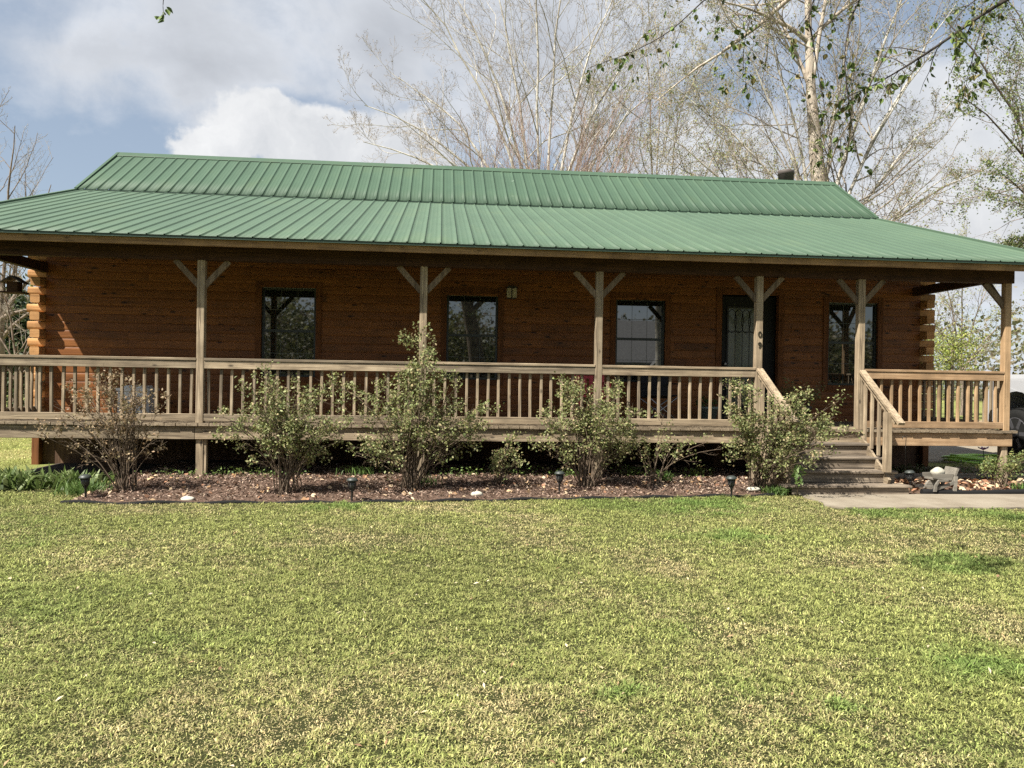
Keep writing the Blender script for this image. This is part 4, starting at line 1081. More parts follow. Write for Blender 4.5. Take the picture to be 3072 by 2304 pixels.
def children(P, Rr, m, t0, ang, lr, rr, n_out, wig, up, rmin=.003, lvar=.3, taper=.25):
    N, n, _ = P.shape; L = np.linalg.norm(np.diff(P, axis=1), axis=2).sum(1)
    t = t0 + (1 - t0) * (np.arange(m)[None] + rng.random((N, m))) / m; t = np.clip(t, 0, .999)
    S, T = interp(P, t); T /= np.linalg.norm(T, axis=2)[..., None] + 1e-9
    q = rng.normal(size=T.shape); q -= T * (q * T).sum(2)[..., None]; q /= np.linalg.norm(q, axis=2)[..., None]
    a = ang + rng.normal(0, .2, t.shape); D = T * np.cos(a)[..., None] + q * np.sin(a)[..., None]
    ln = L[:, None] * lr * (1.15 - .75 * t) * (1 + rng.uniform(-lvar, lvar, t.shape))
    Rt, _ = interp(np.repeat(Rr[..., None], 3, 2), t); R0 = np.maximum(Rt[..., 0] * rr, rmin)
    S = S.reshape(-1, 3); D = D.reshape(-1, 3); ln = ln.ravel(); R0 = R0.ravel(); M = len(S)
    out = np.zeros((M, n_out, 3)); out[:, 0] = S; d = D
    for i in range(1, n_out):
        d = d + rng.normal(0, wig, d.shape); d[:, 2] += up; d /= np.linalg.norm(d, axis=1)[:, None]
        out[:, i] = out[:, i - 1] + d * (ln / (n_out - 1))[:, None]
    rad = R0[:, None] * np.linspace(1, taper, n_out)[None]
    return out, np.maximum(rad, rmin * .6)
def bez(a, b_, n, lift=.45, wig=.15, sag=0):
    a = np.array(a, float); b_ = np.array(b_, float); L = np.linalg.norm(b_ - a)
    c = a + (b_ - a) * np.array([.30, .30, lift]) + np.array([0, 0, .08 * L])
    t = np.linspace(0, 1, n)[:, None]; p = (1 - t) ** 2 * a + 2 * t * (1 - t) * c + t * t * b_
    p[1:] += np.cumsum(rng.normal(0, wig * L / n * .5, (n - 1, 3)), 0) * np.linspace(.2, 1, n - 1)[:, None]
    return p

def tree(name, label, base, trunk_top, r_trunk, limbs, levels, mats, group=None, leaves=None, limb_r=None, cat='tree', trunk_pts=None, lift=.45, tt=.55, twig_k=3, trunk_k=12):
    """limbs: world end points; levels: dicts for children(); mats: (trunk, crown, leaf)"""
    t = thing(name, label, cat, tuple(base), group)
    tp = np.array(trunk_pts if trunk_pts is not None else bez(base, trunk_top, 9, .5, .05))
    tr_r = np.linspace(r_trunk, r_trunk * tt, len(tp)); tr_r[0] *= 1.35
    V1, F1 = tubes(tp[None], tr_r[None], trunk_k); Vs = [V1]; Fs = [F1]; off = len(V1)
    LP = []
    for i, e in enumerate(limbs):
        s = tp[-1 - (i % 3)] if len(limbs) > 1 else tp[-1]
        LP.append(bez(s, e, 10, lift, .16))
    LP = np.array(LP); lr0 = (limb_r or r_trunk * .45) * rng.uniform(.7, 1.1, len(LP)); LR = lr0[:, None] * np.linspace(1, .16, 10)[None]
    V2, F2 = tubes(LP, LR, 8); Vs.append(V2); Fs.append(F2 + off)
    link_mesh('trunk', np_mesh('trunk', np.vstack(Vs), [np.vstack(Fs)], True), mats[0], t)
    cv, cf, off = [], [], 0; P, Rr = LP, LR; tips = None
    pal = None
    for li, lv in enumerate(levels):
        lv = dict(lv); k = lv.pop('k', 3); pale = lv.pop('pale', False)
        P, Rr = children(P, Rr, **lv)
        V, F = tubes(P, Rr, k); cv.append((V, F, pale))
    groups = {}
    for V, F, pale in cv: groups.setdefault(pale, []).append((V, F))
    for pale, lst in groups.items():
        off = 0; VV = []; FF = []
        for V, F in lst: VV.append(V); FF.append(F + off); off += len(V)
        link_mesh('branches' if pale else 'crown', np_mesh('crown', np.vstack(VV), [np.vstack(FF)], False), mats[0] if pale else mats[1], t)
    if leaves:
        n = leaves['n']; i = rng.integers(0, len(P), n); u = rng.random(n) ** .6
        S, _ = interp(P[i], u[:, None]); c = S[:, 0] + rng.normal(0, leaves.get('jit', .05), (n, 3))
        pa = np.array(leaves['pal']); col = pa[rng.integers(0, len(pa), n)] * rng.uniform(.65, 1.35, n)[:, None]
        V, Q, C = leaf_verts(n, c, rng.uniform(*leaves['size'], n), leaves.get('up', .2), col)
        link_mesh(leaves.get('name', 'leaves'), np_mesh('leaves', V, [Q], False, C), leaf_m, t)
    return t

BUD = [(.20, .15, .10), (.26, .19, .13), (.16, .12, .09)]
LV = lambda a, b_, c, d=None: [dict(m=a, t0=.14, ang=.74, lr=.46, rr=.55, n_out=7, wig=.16, up=.10, rmin=.013, k=5, pale=True),
      dict(m=b_, t0=.12, ang=.75, lr=.46, rr=.55, n_out=6, wig=.17, up=.09, rmin=.0065, k=3),
      dict(m=c, t0=.1, ang=.75, lr=.48, rr=.6, n_out=5, wig=.18, up=.08, rmin=.005, k=3)] + ([dict(m=d, t0=.2, ang=.6, lr=.5, rr=.6, n_out=3, wig=.15, up=.08, rmin=.0042, k=3)] if d else [])
# central bare tree behind the roof
tree('bare_tree', 'tall bare many limbed tree with whitish limbs behind the middle of the roof', (4.0, 30.5, 0), (4.0, 30.3, 6.0), .36,
     [(-2.9, 30.0, 10.8), (-3.0, 31.0, 12.2), (-1.6, 31.5, 13.8), (-1.9, 29.5, 16.4), (-.2, 30.5, 17.5), (1.2, 31.0, 19.0), (3.0, 29.4, 20.5), (5.6, 29.8, 20.4), (7.2, 31.2, 18.5), (8.6, 30.0, 15.5), (8.8, 30.8, 12.0), (9.4, 30.4, 13.6)],
     LV(8, 8, 6, 3), (bark_pale, twig_m), leaves=dict(n=9000, size=(.03, .055), jit=.03, pal=BUD, name='buds'), limb_r=.082, lift=.62)
# sycamore at the right
syc_tr = [(12.5, 24, 0), (12.4, 24, 3), (12.3, 24, 6), (12.2, 24.0, 8.2), (12.05, 24, 9.6), (11.9, 24, 11.0), (11.8, 24, 12.6), (11.7, 24, 14.5)]
sy = tree('sycamore_tree', 'sycamore with a thick tan white trunk rising behind the chimney pipe', (12.5, 24, 0), None, .36,
     [(7.0, 24.6, 10.6), (8.0, 23.2, 13.4), (9.3, 24.8, 15.6), (10.6, 23.4, 18.4), (11.8, 24.4, 20.0), (13.0, 23.2, 18.8), (14.4, 24.6, 17.0), (15.6, 23.4, 15.0)],
     LV(8, 7, 5, 2), (bark_tan, twig_m), tt=.22, leaves=dict(n=9000, size=(.04, .075), jit=.05, pal=[(.16, .19, .06), (.22, .21, .09), (.2, .15, .09)], name='buds'), limb_r=.085, trunk_pts=syc_tr, trunk_k=14)
def extra_limbs(t, starts, r0, mats, lv, leaves):
    LP = np.array([bez(a, b_, 10, .42, .16) for a, b_ in starts]); LR = r0 * rng.uniform(.7, 1.1, len(LP))[:, None] * np.linspace(1, .15, 10)[None]
    V, F = tubes(LP, LR, 8); link_mesh('limb', np_mesh('limb', V, [F], True), mats[0], t)
    P, Rr = LP, LR; VV, FF, off = [], [], 0
    for l in lv:
        l = dict(l); k = l.pop('k', 3); l.pop('pale', None); P, Rr = children(P, Rr, **l); V, F = tubes(P, Rr, k); VV.append(V); FF.append(F + off); off += len(V)
    link_mesh('crown', np_mesh('crown', np.vstack(VV), [np.vstack(FF)]), mats[1], t)
    n = leaves['n']; i = rng.integers(0, len(P), n); S, _ = interp(P[i], rng.random(n)[:, None]); pa = np.array(leaves['pal'])
    V, Q, C = leaf_verts(n, S[:, 0] + rng.normal(0, .05, (n, 3)), rng.uniform(*leaves['size'], n), .2, pa[rng.integers(0, len(pa), n)] * rng.uniform(.65, 1.35, n)[:, None])
    link_mesh('buds', np_mesh('buds', V, [Q], False, C), leaf_m, t)
extra_limbs(sy, [((12.35, 24, 5.2), (6.6, 23.6, 8.6)), ((12.3, 24, 6.2), (7.2, 24.6, 11.4)), ((12.3, 24, 5.8), (9.8, 24.6, 15.0)), ((12.3, 24, 5.4), (8.8, 23.4, 13.0)), ((12.3, 24, 5.4), (16.6, 24.4, 13.0)), ((12.3, 24, 5.8), (15.6, 23.2, 16.0)),
                 ((12.35, 24, 5.0), (17.4, 24.2, 11.2)), ((12.35, 24, 4.6), (18.0, 23.4, 9.0)), ((12.3, 24, 6.3), (14.4, 24.3, 17.5)), ((12.35, 24, 4.4), (15.8, 23.0, 8.2)), ((12.35, 24, 4.6), (9.0, 23.2, 8.8)), ((12.3, 24, 6.6), (11.0, 24.6, 17.5)), ((12.35, 24, 4.8), (5.6, 24.4, 10.2)), ((12.3, 24, 5.2), (17.6, 23.6, 14.6))],
            .08, (bark_pale, twig_m), LV(9, 8, 6, 2), dict(n=19000, size=(.04, .075), pal=[(.22, .26, .09), (.28, .27, .12), (.26, .2, .12)]))
# twiggy thicket just behind the roof
def thicket(name, label, cx_, cy_, n, spread, zt, mats, leaves, r0=.03):
    t = thing(name, label, 'tree', (cx_, cy_, 0))
    LP = np.array([bez((cx_ + rng.normal(0, .6), cy_ + rng.normal(0, .5), 0), (cx_ + rng.uniform(-spread, spread), cy_ + rng.uniform(-1.2, 1.2), zt * rng.uniform(.72, 1.06)), 10, .6, .10) for _ in range(n)])
    LR = r0 * rng.uniform(.6, 1.2, n)[:, None] * np.linspace(1, .25, 10)[None]
    V, F = tubes(LP, LR, 5); link_mesh('trunk', np_mesh('trunk', V, [F], True), mats[0], t)
    P, Rr, VV, FF, off = LP, LR, [], [], 0
    for l in (dict(m=9, t0=.45, ang=.45, lr=.22, rr=.5, n_out=5, wig=.12, up=.16, rmin=.007), dict(m=7, t0=.15, ang=.5, lr=.5, rr=.6, n_out=4, wig=.14, up=.12, rmin=.0055)):
        P, Rr = children(P, Rr, **l); V, F = tubes(P, Rr, 3); VV.append(V); FF.append(F + off); off += len(V)
    link_mesh('crown', np_mesh('crown', np.vstack(VV), [np.vstack(FF)]), mats[1], t)
    if leaves:
        nn = leaves['n']; i = rng.integers(0, len(P), nn); S, _ = interp(P[i], rng.random(nn)[:, None]); pa = np.array(leaves['pal'])
        V, Q, C = leaf_verts(nn, S[:, 0], rng.uniform(*leaves['size'], nn), .2, pa[rng.integers(0, len(pa), nn)] * rng.uniform(.65, 1.35, nn)[:, None])
        link_mesh('buds', np_mesh('buds', V, [Q], False, C), leaf_m, t)
thicket('bare_thicket', 'dense reddish brown twiggy thicket just above the roof ridge', 3.9, 25.5, 46, 3.4, 10.2, (twig_pink, twig_pink), dict(n=2500, size=(.025, .045), pal=[(.27, .17, .13), (.22, .15, .1)]), .026)
# pale budding trees between
tree('budding_tree', 'slender budding tree with yellow green haze between the two big trees', (9.4, 33, 0), (9.4, 33, 5), .16,
     [(6.4, 33, 14), (8, 32, 18), (9.6, 34, 19.5), (11.5, 33, 17), (12.6, 32.4, 13)], LV(9, 8, 6, 3), (bark_tan, twig_m), leaves=dict(n=14000, size=(.05, .09), jit=.1, pal=[(.32, .31, .13), (.36, .30, .17), (.28, .29, .11)], name='buds'), limb_r=.07)
# right hand leafing tree, trunk just outside the frame
tree('leafing_tree', 'leafing green tree with dark branches at the right edge above the driveway', (17.3, 18.6, 0), (17.0, 18.4, 4.2), .26,
     [(12.9, 18, 8.6), (13.2, 17.2, 6.6), (12.6, 18.6, 10.8), (14.2, 18.8, 12.2), (15.6, 17.6, 13.2), (14.0, 17.0, 9.6), (17.2, 18.8, 13.4), (19.4, 18.2, 11), (18.8, 17.4, 8.8), (14.0, 17.8, 5.2), (15.0, 16.8, 11)],
     [dict(m=8, t0=.2, ang=.65, lr=.42, rr=.55, n_out=7, wig=.18, up=.03, rmin=.01, k=5), dict(m=7, t0=.15, ang=.7, lr=.45, rr=.55, n_out=6, wig=.2, up=.02, rmin=.006), dict(m=5, t0=.1, ang=.7, lr=.5, rr=.6, n_out=4, wig=.2, up=0., rmin=.004)],
     (bark_dark, bark_brown), leaves=dict(n=24000, size=(.045, .08), jit=.06, pal=[(.14, .19, .06), (.18, .22, .075), (.22, .21, .1), (.10, .14, .05)]), limb_r=.07)
# left edge bare tree
tree('bare_tree', 'bare grey tree at the left edge beyond the porch roof', (-14.0, 26, 0), (-13.9, 26, 3.2), .2,
     [(-12.5, 26, 7.6), (-13.4, 25.6, 9.4), (-14.6, 26.4, 9.8), (-11.6, 26.3, 6.0), (-15.8, 26, 8), (-11.4, 25.6, 4.4), (-12.3, 25.8, 3.6)], LV(7, 6, 5), (bark_brown, twig_m), limb_r=.085)
tree('bare_tree', 'low bare tree with crooked pale limbs left of the log corner', (-10.6, 20.5, 0), (-10.55, 20.5, 1.5), .085,
     [(-9.0, 20.2, 3.4), (-9.6, 20.8, 4.4), (-11.2, 20.4, 4.6), (-12.2, 20.6, 3.8), (-8.9, 20.6, 2.5), (-11.8, 20.2, 2.7)], LV(7, 6, 4), (bark_brown, twig_m), limb_r=.036)
def puff_tree(name, label, base, h, wdt, n, size, pal, group=None, trunk_h=None, conic=False, cat='tree', barkm=bark_brown):
    """leafy tree: tapered trunk with limbs, leaf clumps spread through an uneven volume"""
    t = thing(name, label, cat, base, group); bx0, by0, bz0 = base
    th = trunk_h or h * .35
    tp = bez(base, (bx0 + rng.normal(0, .1), by0, bz0 + h * .8), 8, .5, .06); V, F = tubes(tp[None], np.linspace(h * .022, h * .004, 8)[None], 8)
    limbs, ends = [], []
    for k in range(16):
        u = rng.uniform(.25, .95); s = tp[int(u * 7)]; a = rng.random() * 6.28; l = wdt * (1.1 - .8 * u if conic else 1 - abs(u - .5) * .7) * rng.uniform(.6, 1.)
        e = s + np.array([math.cos(a) * l, math.sin(a) * l, l * rng.uniform(.0, .5) * (0.3 if conic else 1)]); limbs.append(bez(s, e, 6, .4, .1)); ends.append(e)
    LP = np.array(limbs); V2, F2 = tubes(LP, (h * .006 * np.linspace(1, .3, 6))[None].repeat(len(LP), 0), 5)
    link_mesh('trunk', np_mesh('trunk', np.vstack([V, V2]), [np.vstack([F, F2 + len(V)])], True), barkm, t)
    i = rng.integers(0, len(LP), n); S, _ = interp(LP[i], rng.uniform(.25, 1.05, n).clip(0, .999)[:, None])
    cl = rng.normal(0, wdt * .16, (60, 3)); c = S[:, 0] + cl[rng.integers(0, 60, n)] + rng.normal(0, wdt * .09, (n, 3)); c[:, 2] = np.maximum(c[:, 2], bz0 + .15)
    pa = np.array(pal); col = pa[rng.integers(0, len(pa), n)] * rng.uniform(.6, 1.4, n)[:, None]
    V, Q, C = leaf_verts(n, c, rng.uniform(*size, n), .3, col); link_mesh('crown', np_mesh('crown', V, [Q], False, C), leaf_m, t)
    return t
puff_tree('cedar_tree', 'dark green cedar standing behind the bare trees at the left edge', (-16.6, 32, 0), 5.6, 2.4, 9000, (.14, .28), [(.05, .075, .03), (.07, .09, .035), (.035, .055, .025)], conic=True)
puff_tree('budding_shrub_tree', 'bright yellow green budding tree beyond the right end of the porch', (24.0, 34, 0), 5.2, 2.0, 3400, (.07, .13), [(.26, .30, .07), (.32, .33, .09), (.2, .25, .06)])
tree('budding_tree', 'thin sparse grey budding tree right of the bright yellow green one', (27.5, 38, 0), (27.3, 38, 2.4), .14,
     [(24.2, 38, 6.5), (25.6, 37.5, 8.5), (27.5, 38.5, 9.5), (29.5, 38, 8.2), (31, 37.6, 6), (24.4, 37.6, 4.4), (30.2, 38.3, 4.4)], LV(8, 6, 5), (bark_brown, twig_m), leaves=dict(n=5000, size=(.06, .11), jit=.1, pal=[(.24, .27, .1), (.28, .26, .13)]), limb_r=.06)

def woods():
    n = 230000
    a = rng.random(n) * 2 * np.pi; a[:100000] = rng.uniform(R(235), R(312), 100000); rad = rng.uniform(72, 105, n)
    hmax = 5.5 + 5 * vnoise(a * 40, rad * 0, 2.2, 21) + 3.0 * vnoise(a * 40, rad * 0, .6, 22)
    back = (np.sin(a) < -.2); hmax = np.where(back, hmax * .92, hmax)
    z = np.where(back, rng.random(n) ** .85, rng.random(n) ** 1.25) * hmax
    cl = rng.normal(0, 1.1, (900, 3)); i = rng.integers(0, 900, n)
    c = np.stack([2 + np.cos(a) * rad, 12 + np.sin(a) * rad, z], 1) + cl[i]; c[:, 2] = np.maximum(c[:, 2], .2)
    pal = np.array([(.115, .12, .06), (.15, .14, .075), (.18, .155, .10), (.10, .115, .05), (.20, .20, .085), (.16, .125, .09)])
    tone = (vnoise(a * 40, rad * 0, 1.3, 23) * 5.99).astype(int); pick = np.where(rng.random(n) < .55, tone, rng.integers(0, 6, n))
    V, Q, C = leaf_verts(n, c, rng.uniform(.28, .75, n), .3, pal[pick] * rng.uniform(.6, 1.35, n)[:, None])
    o = link_mesh('far_woods', np_mesh('far_woods', V, [Q], False, C), leaf_m); tag(o, 'brushy brown green woods along the far side of the field', 'woods', kind='stuff')
woods()
def neighbour():
    x0, x1, y0, y1 = 6.5, 21.0, -29.0, -20.5
    t = thing('neighbour_house', 'grey roofed house with a white gable mirrored in the third window', 'house', ((x0 + x1) / 2, (y0 + y1) / 2, 0))
    wm = plain('pale_siding', (.42, .42, .40), .8); gm = plain('grey_shingle', (.16, .16, .16), .9, var=.2, vscale=6); ym = (y0 + y1) / 2
    MB().box(x0, x1, y0, y1, 0, 2.7).build('wall', wm, t)
    r = MB(); r.prism([(y0 - .4, 2.55), (ym, 5.5), (y1 + .4, 2.55), (y1 + .4, 2.72), (ym, 5.7), (y0 - .4, 2.72)], 0, x0 - .4, x1 + .4); r.build('roof', gm, t)
    g = MB(); g.prism([(13.4, 2.4), (17.4, 2.4), (15.4, 4.4)], 1, y1 - 2.2, y1 + .9); g.build('front_gable', white_m, t)
    p = MB(); p.prism([(13.0, 2.35), (15.4, 4.6), (17.8, 2.35), (17.8, 2.5), (15.4, 4.78), (13.0, 2.5)], 1, y1 - 2.6, y1 + 1.15); p.build('gable_roof', gm, t)
    MB().box(13.8, 17.0, y1 + .902, y1 + .93, .05, 2.25).build('garage_door', white_m, t)
    MB().box(13.4, 17.4, y1 + .003, y1 + .9, 0, 2.395).build('garage_wall', wm, t)
    for x in (8.2, 10.8): MB().box(x, x + 1.0, y1 + .002, y1 + .03, .95, 2.1).build('window', glass_m, t)
neighbour()
# trees behind the viewer, seen in the window panes
tree('bare_tree', 'large bare yard tree mirrored in the second window pane', (1.9, -6.5, 0), (1.0, -6.3, 5.5), .40, [(-2.6, -6, 10), (0, -8, 12), (3, -6, 12.5), (5.5, -7.6, 10), (-3.6, -7.5, 7.5), (6, -6, 7.5)], LV(8, 6, 5), (bark_brown, twig_m), limb_r=.17)

# overhanging birch near the camera at the upper right
birch_twig = plain('dark_birch_twig', (.03, .022, .016), .8)
def birch():
    t = thing('overhanging_birch', 'birch whose leafy drooping branches hang into the top right of the view', 'tree', (6.6, 4.4, 0))
    tp = bez((6.6, 4.4, 0), (6.3, 4.6, 7.5), 10, .5, .04); V, F = tubes(tp[None], np.linspace(.17, .06, 10)[None], 12)
    link_mesh('trunk', np_mesh('trunk', V, [F], True), bark_pale, t)
    Y0 = 4.6
    def P(*pts): return [np.array(p, float) for p in pts]
    mains = [P((6.35, 4.6, 4.9), (4.6, 4.6, 4.55), (3.534, 4.6, 3.971), (3.199, 4.62, 3.715), (2.996, 4.66, 3.576), (2.816, 4.6, 3.46), (2.689, 4.6, 3.382), (2.50, 4.55, 3.29)),
             P((6.35, 4.55, 5.6), (4.4, 4.5, 5.3), (2.9, 4.55, 4.6), (2.209, 4.6, 3.888), (2.286, 4.6, 3.683), (2.32, 4.62, 3.5), (2.351, 4.6, 3.335), (2.43, 4.6, 2.95)),
             P((6.35, 4.7, 5.2), (4.6, 4.8, 5.0), (3.2, 4.75, 4.5), (2.62, 4.65, 4.05), (2.483, 4.6, 3.62), (2.508, 4.6, 3.403), (2.538, 4.6, 3.203), (2.591, 4.6, 2.93)),
             P((6.35, 4.6, 6.0), (4.2, 4.4, 5.6), (2.6, 4.5, 4.7), (1.85, 4.6, 4.06), (1.575, 4.6, 3.849), (1.40, 4.6, 3.65), (1.15, 4.65, 3.52), (.90, 4.7, 3.44)),
             P((6.35, 4.6, 4.7), (5.0, 4.65, 4.6), (4.0, 4.7, 4.25), (3.5, 4.65, 3.98), (3.385, 4.6, 3.726), (3.35, 4.6, 3.6), (3.32, 4.6, 3.48), (3.29, 4.6, 3.34)),
             P((6.35, 4.55, 5.8), (4.0, 4.5, 5.4), (2.7, 4.55, 4.7), (2.15, 4.6, 4.1), (1.924, 4.6, 3.871), (1.86, 4.6, 3.7), (1.842, 4.6, 3.55), (1.84, 4.6, 3.40)),
             P((6.35, 4.5, 4.6), (5.2, 4.3, 4.7), (4.3, 4.1, 4.5), (3.7, 4.0, 4.1), (3.3, 4.0, 3.85), (3.0, 4.0, 3.7), (2.8, 3.95, 3.55), (2.7, 3.9, 3.42)),
             P((6.35, 4.6, 5.9), (4.0, 4.9, 5.6), (2.4, 5.0, 4.9), (1.4, 5.0, 4.3), (.9, 5.0, 4.12), (.55, 5.0, 4.02), (.35, 5.0, 3.95), (.15, 5.0, 3.86)),
             P((6.3, 4.5, 6.2), (3.5, 4.2, 6.2), (.8, 4.0, 5.2), (-.7, 4.0, 4.2), (-1.25, 4.0, 3.62), (-1.38, 4.0, 3.45), (-1.40, 4.0, 3.36), (-1.395, 4.0, 3.31))]
    del mains[7]
    B = np.array(mains); rr = np.array([.010, .006, .006, .006, .005, .005, .006, .005])[:, None] * np.array([2.2, 1.7, 1.3, 1.0, .75, .55, .4, .25])[None]
    # smooth by resampling
    def smooth(Q, it=2):
        for _ in range(it):
            M_ = (Q[:, :-1] + Q[:, 1:]) / 2; N = np.zeros((Q.shape[0], Q.shape[1] * 2 - 1, Q.shape[2])); N[:, ::2] = Q; N[:, 1::2] = M_
            N[:, 1:-1] = (N[:, :-2] + 2 * N[:, 1:-1] + N[:, 2:]) / 4; Q = N
        return Q
    B = smooth(B); rr = smooth(rr[..., None])[..., 0]
    V, F = tubes(B, rr, 6); VV, FF, off = [V], [F], len(V)
    C1, R1 = children(B[:7], rr[:7], 14, .35, .75, .09, .5, 6, .22, -.05, .0016); V, F = tubes(C1, R1, 4); VV.append(V); FF.append(F + off); off += len(V)
    link_mesh('branches', np_mesh('branches', np.vstack(VV), [np.vstack(FF)], True), birch_twig, t)
    # leaves: ovate, pointed, on short stalks
    tips = []
    for k in range(len(C1)):
        for u in rng.uniform(.2, 1., 9): tips.append(interp(C1[k:k + 1], np.array([[min(u, .999)]]))[0][0, 0])
    for k in range(7):
        for u in rng.uniform(.4, 1., 22): tips.append(interp(B[k:k + 1], np.array([[min(u, .999)]]))[0][0, 0])
    for _ in range(6): tips.append(B[7, -1] + rng.normal(0, .012, 3))
    n = len(tips); LV_, LF, LC = [], [], []
    shape = [(0, 0), (.18, .26), (.42, .36), (.68, .24), (1.0, 0)]
    pal = [(.10, .155, .035), (.13, .185, .045), (.165, .195, .06), (.085, .12, .035), (.2, .17, .07)]
    for p in tips:
        L = rng.uniform(.026, .05) if rng.random() > .3 else rng.uniform(.014, .026)
        d = Vector((rng.normal(0, .6), rng.normal(0, .6), -1. + rng.normal(0, .45))).normalized(); nrm = Vector(rng.normal(size=3)); s = d.cross(nrm).normalized(); nn = s.cross(d)
        p = Vector(p); q = p + d * .012; b0 = len(LV_)
        left = [q + d * (L * u) + s * (L * w_) + nn * (L * .10 * w_ / .36) for u, w_ in shape[1:-1]]; right = [q + d * (L * u) - s * (L * w_) + nn * (L * .10 * w_ / .36) for u, w_ in shape[1:-1]]
        mid = [q + d * (L * u) for u, _ in shape]
        LV_ += mid + left + right; c = np.array(pal[rng.integers(0, 5)]) * rng.uniform(.7, 1.25); LC += [c] * 11
        for side in (5, 8):
            LF += [(b0, b0 + side, b0 + 1), (b0 + 3, b0 + side + 2, b0 + 4), (b0 + 1, b0 + side, b0 + side + 1), (b0 + 1, b0 + side + 1, b0 + 2), (b0 + 2, b0 + side + 1, b0 + side + 2), (b0 + 2, b0 + side + 2, b0 + 3)]
    link_mesh('leaves', np_mesh('leaves', np.array([tuple(v) for v in LV_]), [np.array(LF)], True, np.array(LC)), leaf_m, t)
    # upper crown over the viewer's head, outside the view; its thin foliage dapples the right of the lawn
    LP = np.array([bez((6.32, 4.55, z0), e, 10, .75, .10) for z0, e in ((6.0, (.2, 3.2, 6.7)), (6.4, (1.2, 2.6, 7.3)), (6.8, (-.6, 3.8, 7.6)), (5.8, (2.0, 3.4, 6.4)), (7.0, (1.0, 4.4, 8.2)), (6.6, (2.8, 2.2, 7.2)), (7.2, (7.5, 6.5, 9.5)), (7.2, (8.5, 3, 9.0)))])
    LR = .035 * np.linspace(1, .15, 10)[None].repeat(len(LP), 0); V, F = tubes(LP, LR, 6); VV, FF, off = [V], [F], len(V)
    P1, R1 = children(LP, LR, 10, .3, .7, .3, .5, 6, .15, .03, .003); V, F = tubes(P1, R1, 4); VV.append(V); FF.append(F + off); off += len(V)
    P2, R2 = children(P1, R1, 6, .2, .7, .45, .6, 4, .15, .02, .002); V, F = tubes(P2, R2, 3); VV.append(V); FF.append(F + off)
    link_mesh('limb', np_mesh('limb', np.vstack(VV), [np.vstack(FF)], True), bark_dark, t)
    nn = 9000; i = rng.integers(0, len(P2), nn); S, _ = interp(P2[i], rng.random(nn)[:, None]); pa = np.array(pal)
    V, Q, C = leaf_verts(nn, S[:, 0] + rng.normal(0, .03, (nn, 3)), rng.uniform(.035, .06, nn), .2, pa[rng.integers(0, 5, nn)]); link_mesh('crown', np_mesh('crown', V, [Q], False, C), leaf_m, t)
birch()

# ------------------------------------------------------------------ shrubs in front of the porch
ROSE = [(.16, .185, .065), (.215, .23, .085), (.27, .265, .12), (.115, .145, .05), (.30, .24, .13), (.22, .235, .10)]
def shrub(label, base, tops, nstem, nleaf, pal, size=(.026, .052), brown=0., sub=7, spread=.11, fwd_=.06):
    """tops: list of (x, z, weight) crown targets in the plane of the bed"""
    bx0, by0 = base; bz0 = float(mulch_z(np.array([bx0]), np.array([by0]))[0]) - .01 if bx0 < 5 else .03
    t = thing('shrub', label, 'shrub', (bx0, by0, bz0), 'shrubs planted along the porch')
    wts = np.array([q[2] for q in tops]); wts = wts / wts.sum(); LP = []
    for k in range(nstem):
        q = tops[rng.choice(len(tops), p=wts)]; e = (q[0] + rng.normal(0, spread), by0 - fwd_ + rng.normal(0, .27), bz0 + (q[1] - bz0) * rng.uniform(.72, 1.0))
        LP.append(bez((bx0 + rng.normal(0, .07), by0 + rng.normal(0, .06), bz0), e, 10, .62, .10))
    LP = np.array(LP); LR = rng.uniform(.005, .0105, nstem)[:, None] * np.linspace(1, .25, 10)[None]
    V, F = tubes(LP, LR, 5); VV, FF, off = [V], [F], len(V)
    C1, R1 = children(LP, LR, sub, .28, .6, .26, .55, 5, .2, .03, .0022); V, F = tubes(C1, R1, 4); VV.append(V); FF.append(F + off); off += len(V)
    C2, R2 = children(C1, R1, 4, .2, .6, .45, .6, 4, .2, .02, .0016); V, F = tubes(C2, R2, 3); VV.append(V); FF.append(F + off)
    link_mesh('stems', np_mesh('stems', np.vstack(VV), [np.vstack(FF)], True), cane_m, t)
    nleaf = int(nleaf * 1.12); nc = max(26, nleaf // 10); i = rng.integers(0, len(C2), nc); S, _ = interp(C2[i], rng.uniform(.3, .999, nc)[:, None]); S = S[:, 0]
    hz = (S[:, 2] - bz0) / max(q[1] for q in tops); S = S[(rng.random(nc) < np.clip(.02 + 1.75 * hz, .10, 1))]
    j = rng.integers(0, len(S), nleaf); c = S[j] + rng.normal(0, .036, (nleaf, 3))
    pa = np.array(pal); col = pa[rng.integers(0, len(pa), nleaf)] * rng.uniform(.7, 1.5, nleaf)[:, None]
    V, Q, C = leaf_verts(nleaf, c, rng.uniform(*size, nleaf), .45, col); link_mesh('foliage', np_mesh('foliage', V, [Q], False, C), leaf_m, t)
    return t
SPARSE = [(.21, .15, .085), (.25, .19, .11), (.17, .14, .07), (.29, .2, .12)]
shrub('sparse brown leaved shrub in front of the pale bin', (-3.868, 9.95), [(-4.35, 1.55, 1), (-4.0, 1.65, 1.1), (-3.6, 1.35, .9), (-4.65, .95, .7), (-3.3, .85, .4), (-3.85, 1.1, 1)], 30, 2300, SPARSE, (.026, .05), sub=6, spread=.12)
shrub('rounded olive green shrub below the leftmost window', (-1.873, 9.85), [(-2.15, 1.62, 1.4), (-1.6, 1.58, 1.3), (-2.5, 1.1, 1), (-1.3, 1.05, .9), (-1.9, 1.2, 1.2), (-2.6, .72, .5), (-1.35, .7, .5)], 34, 5200, ROSE)
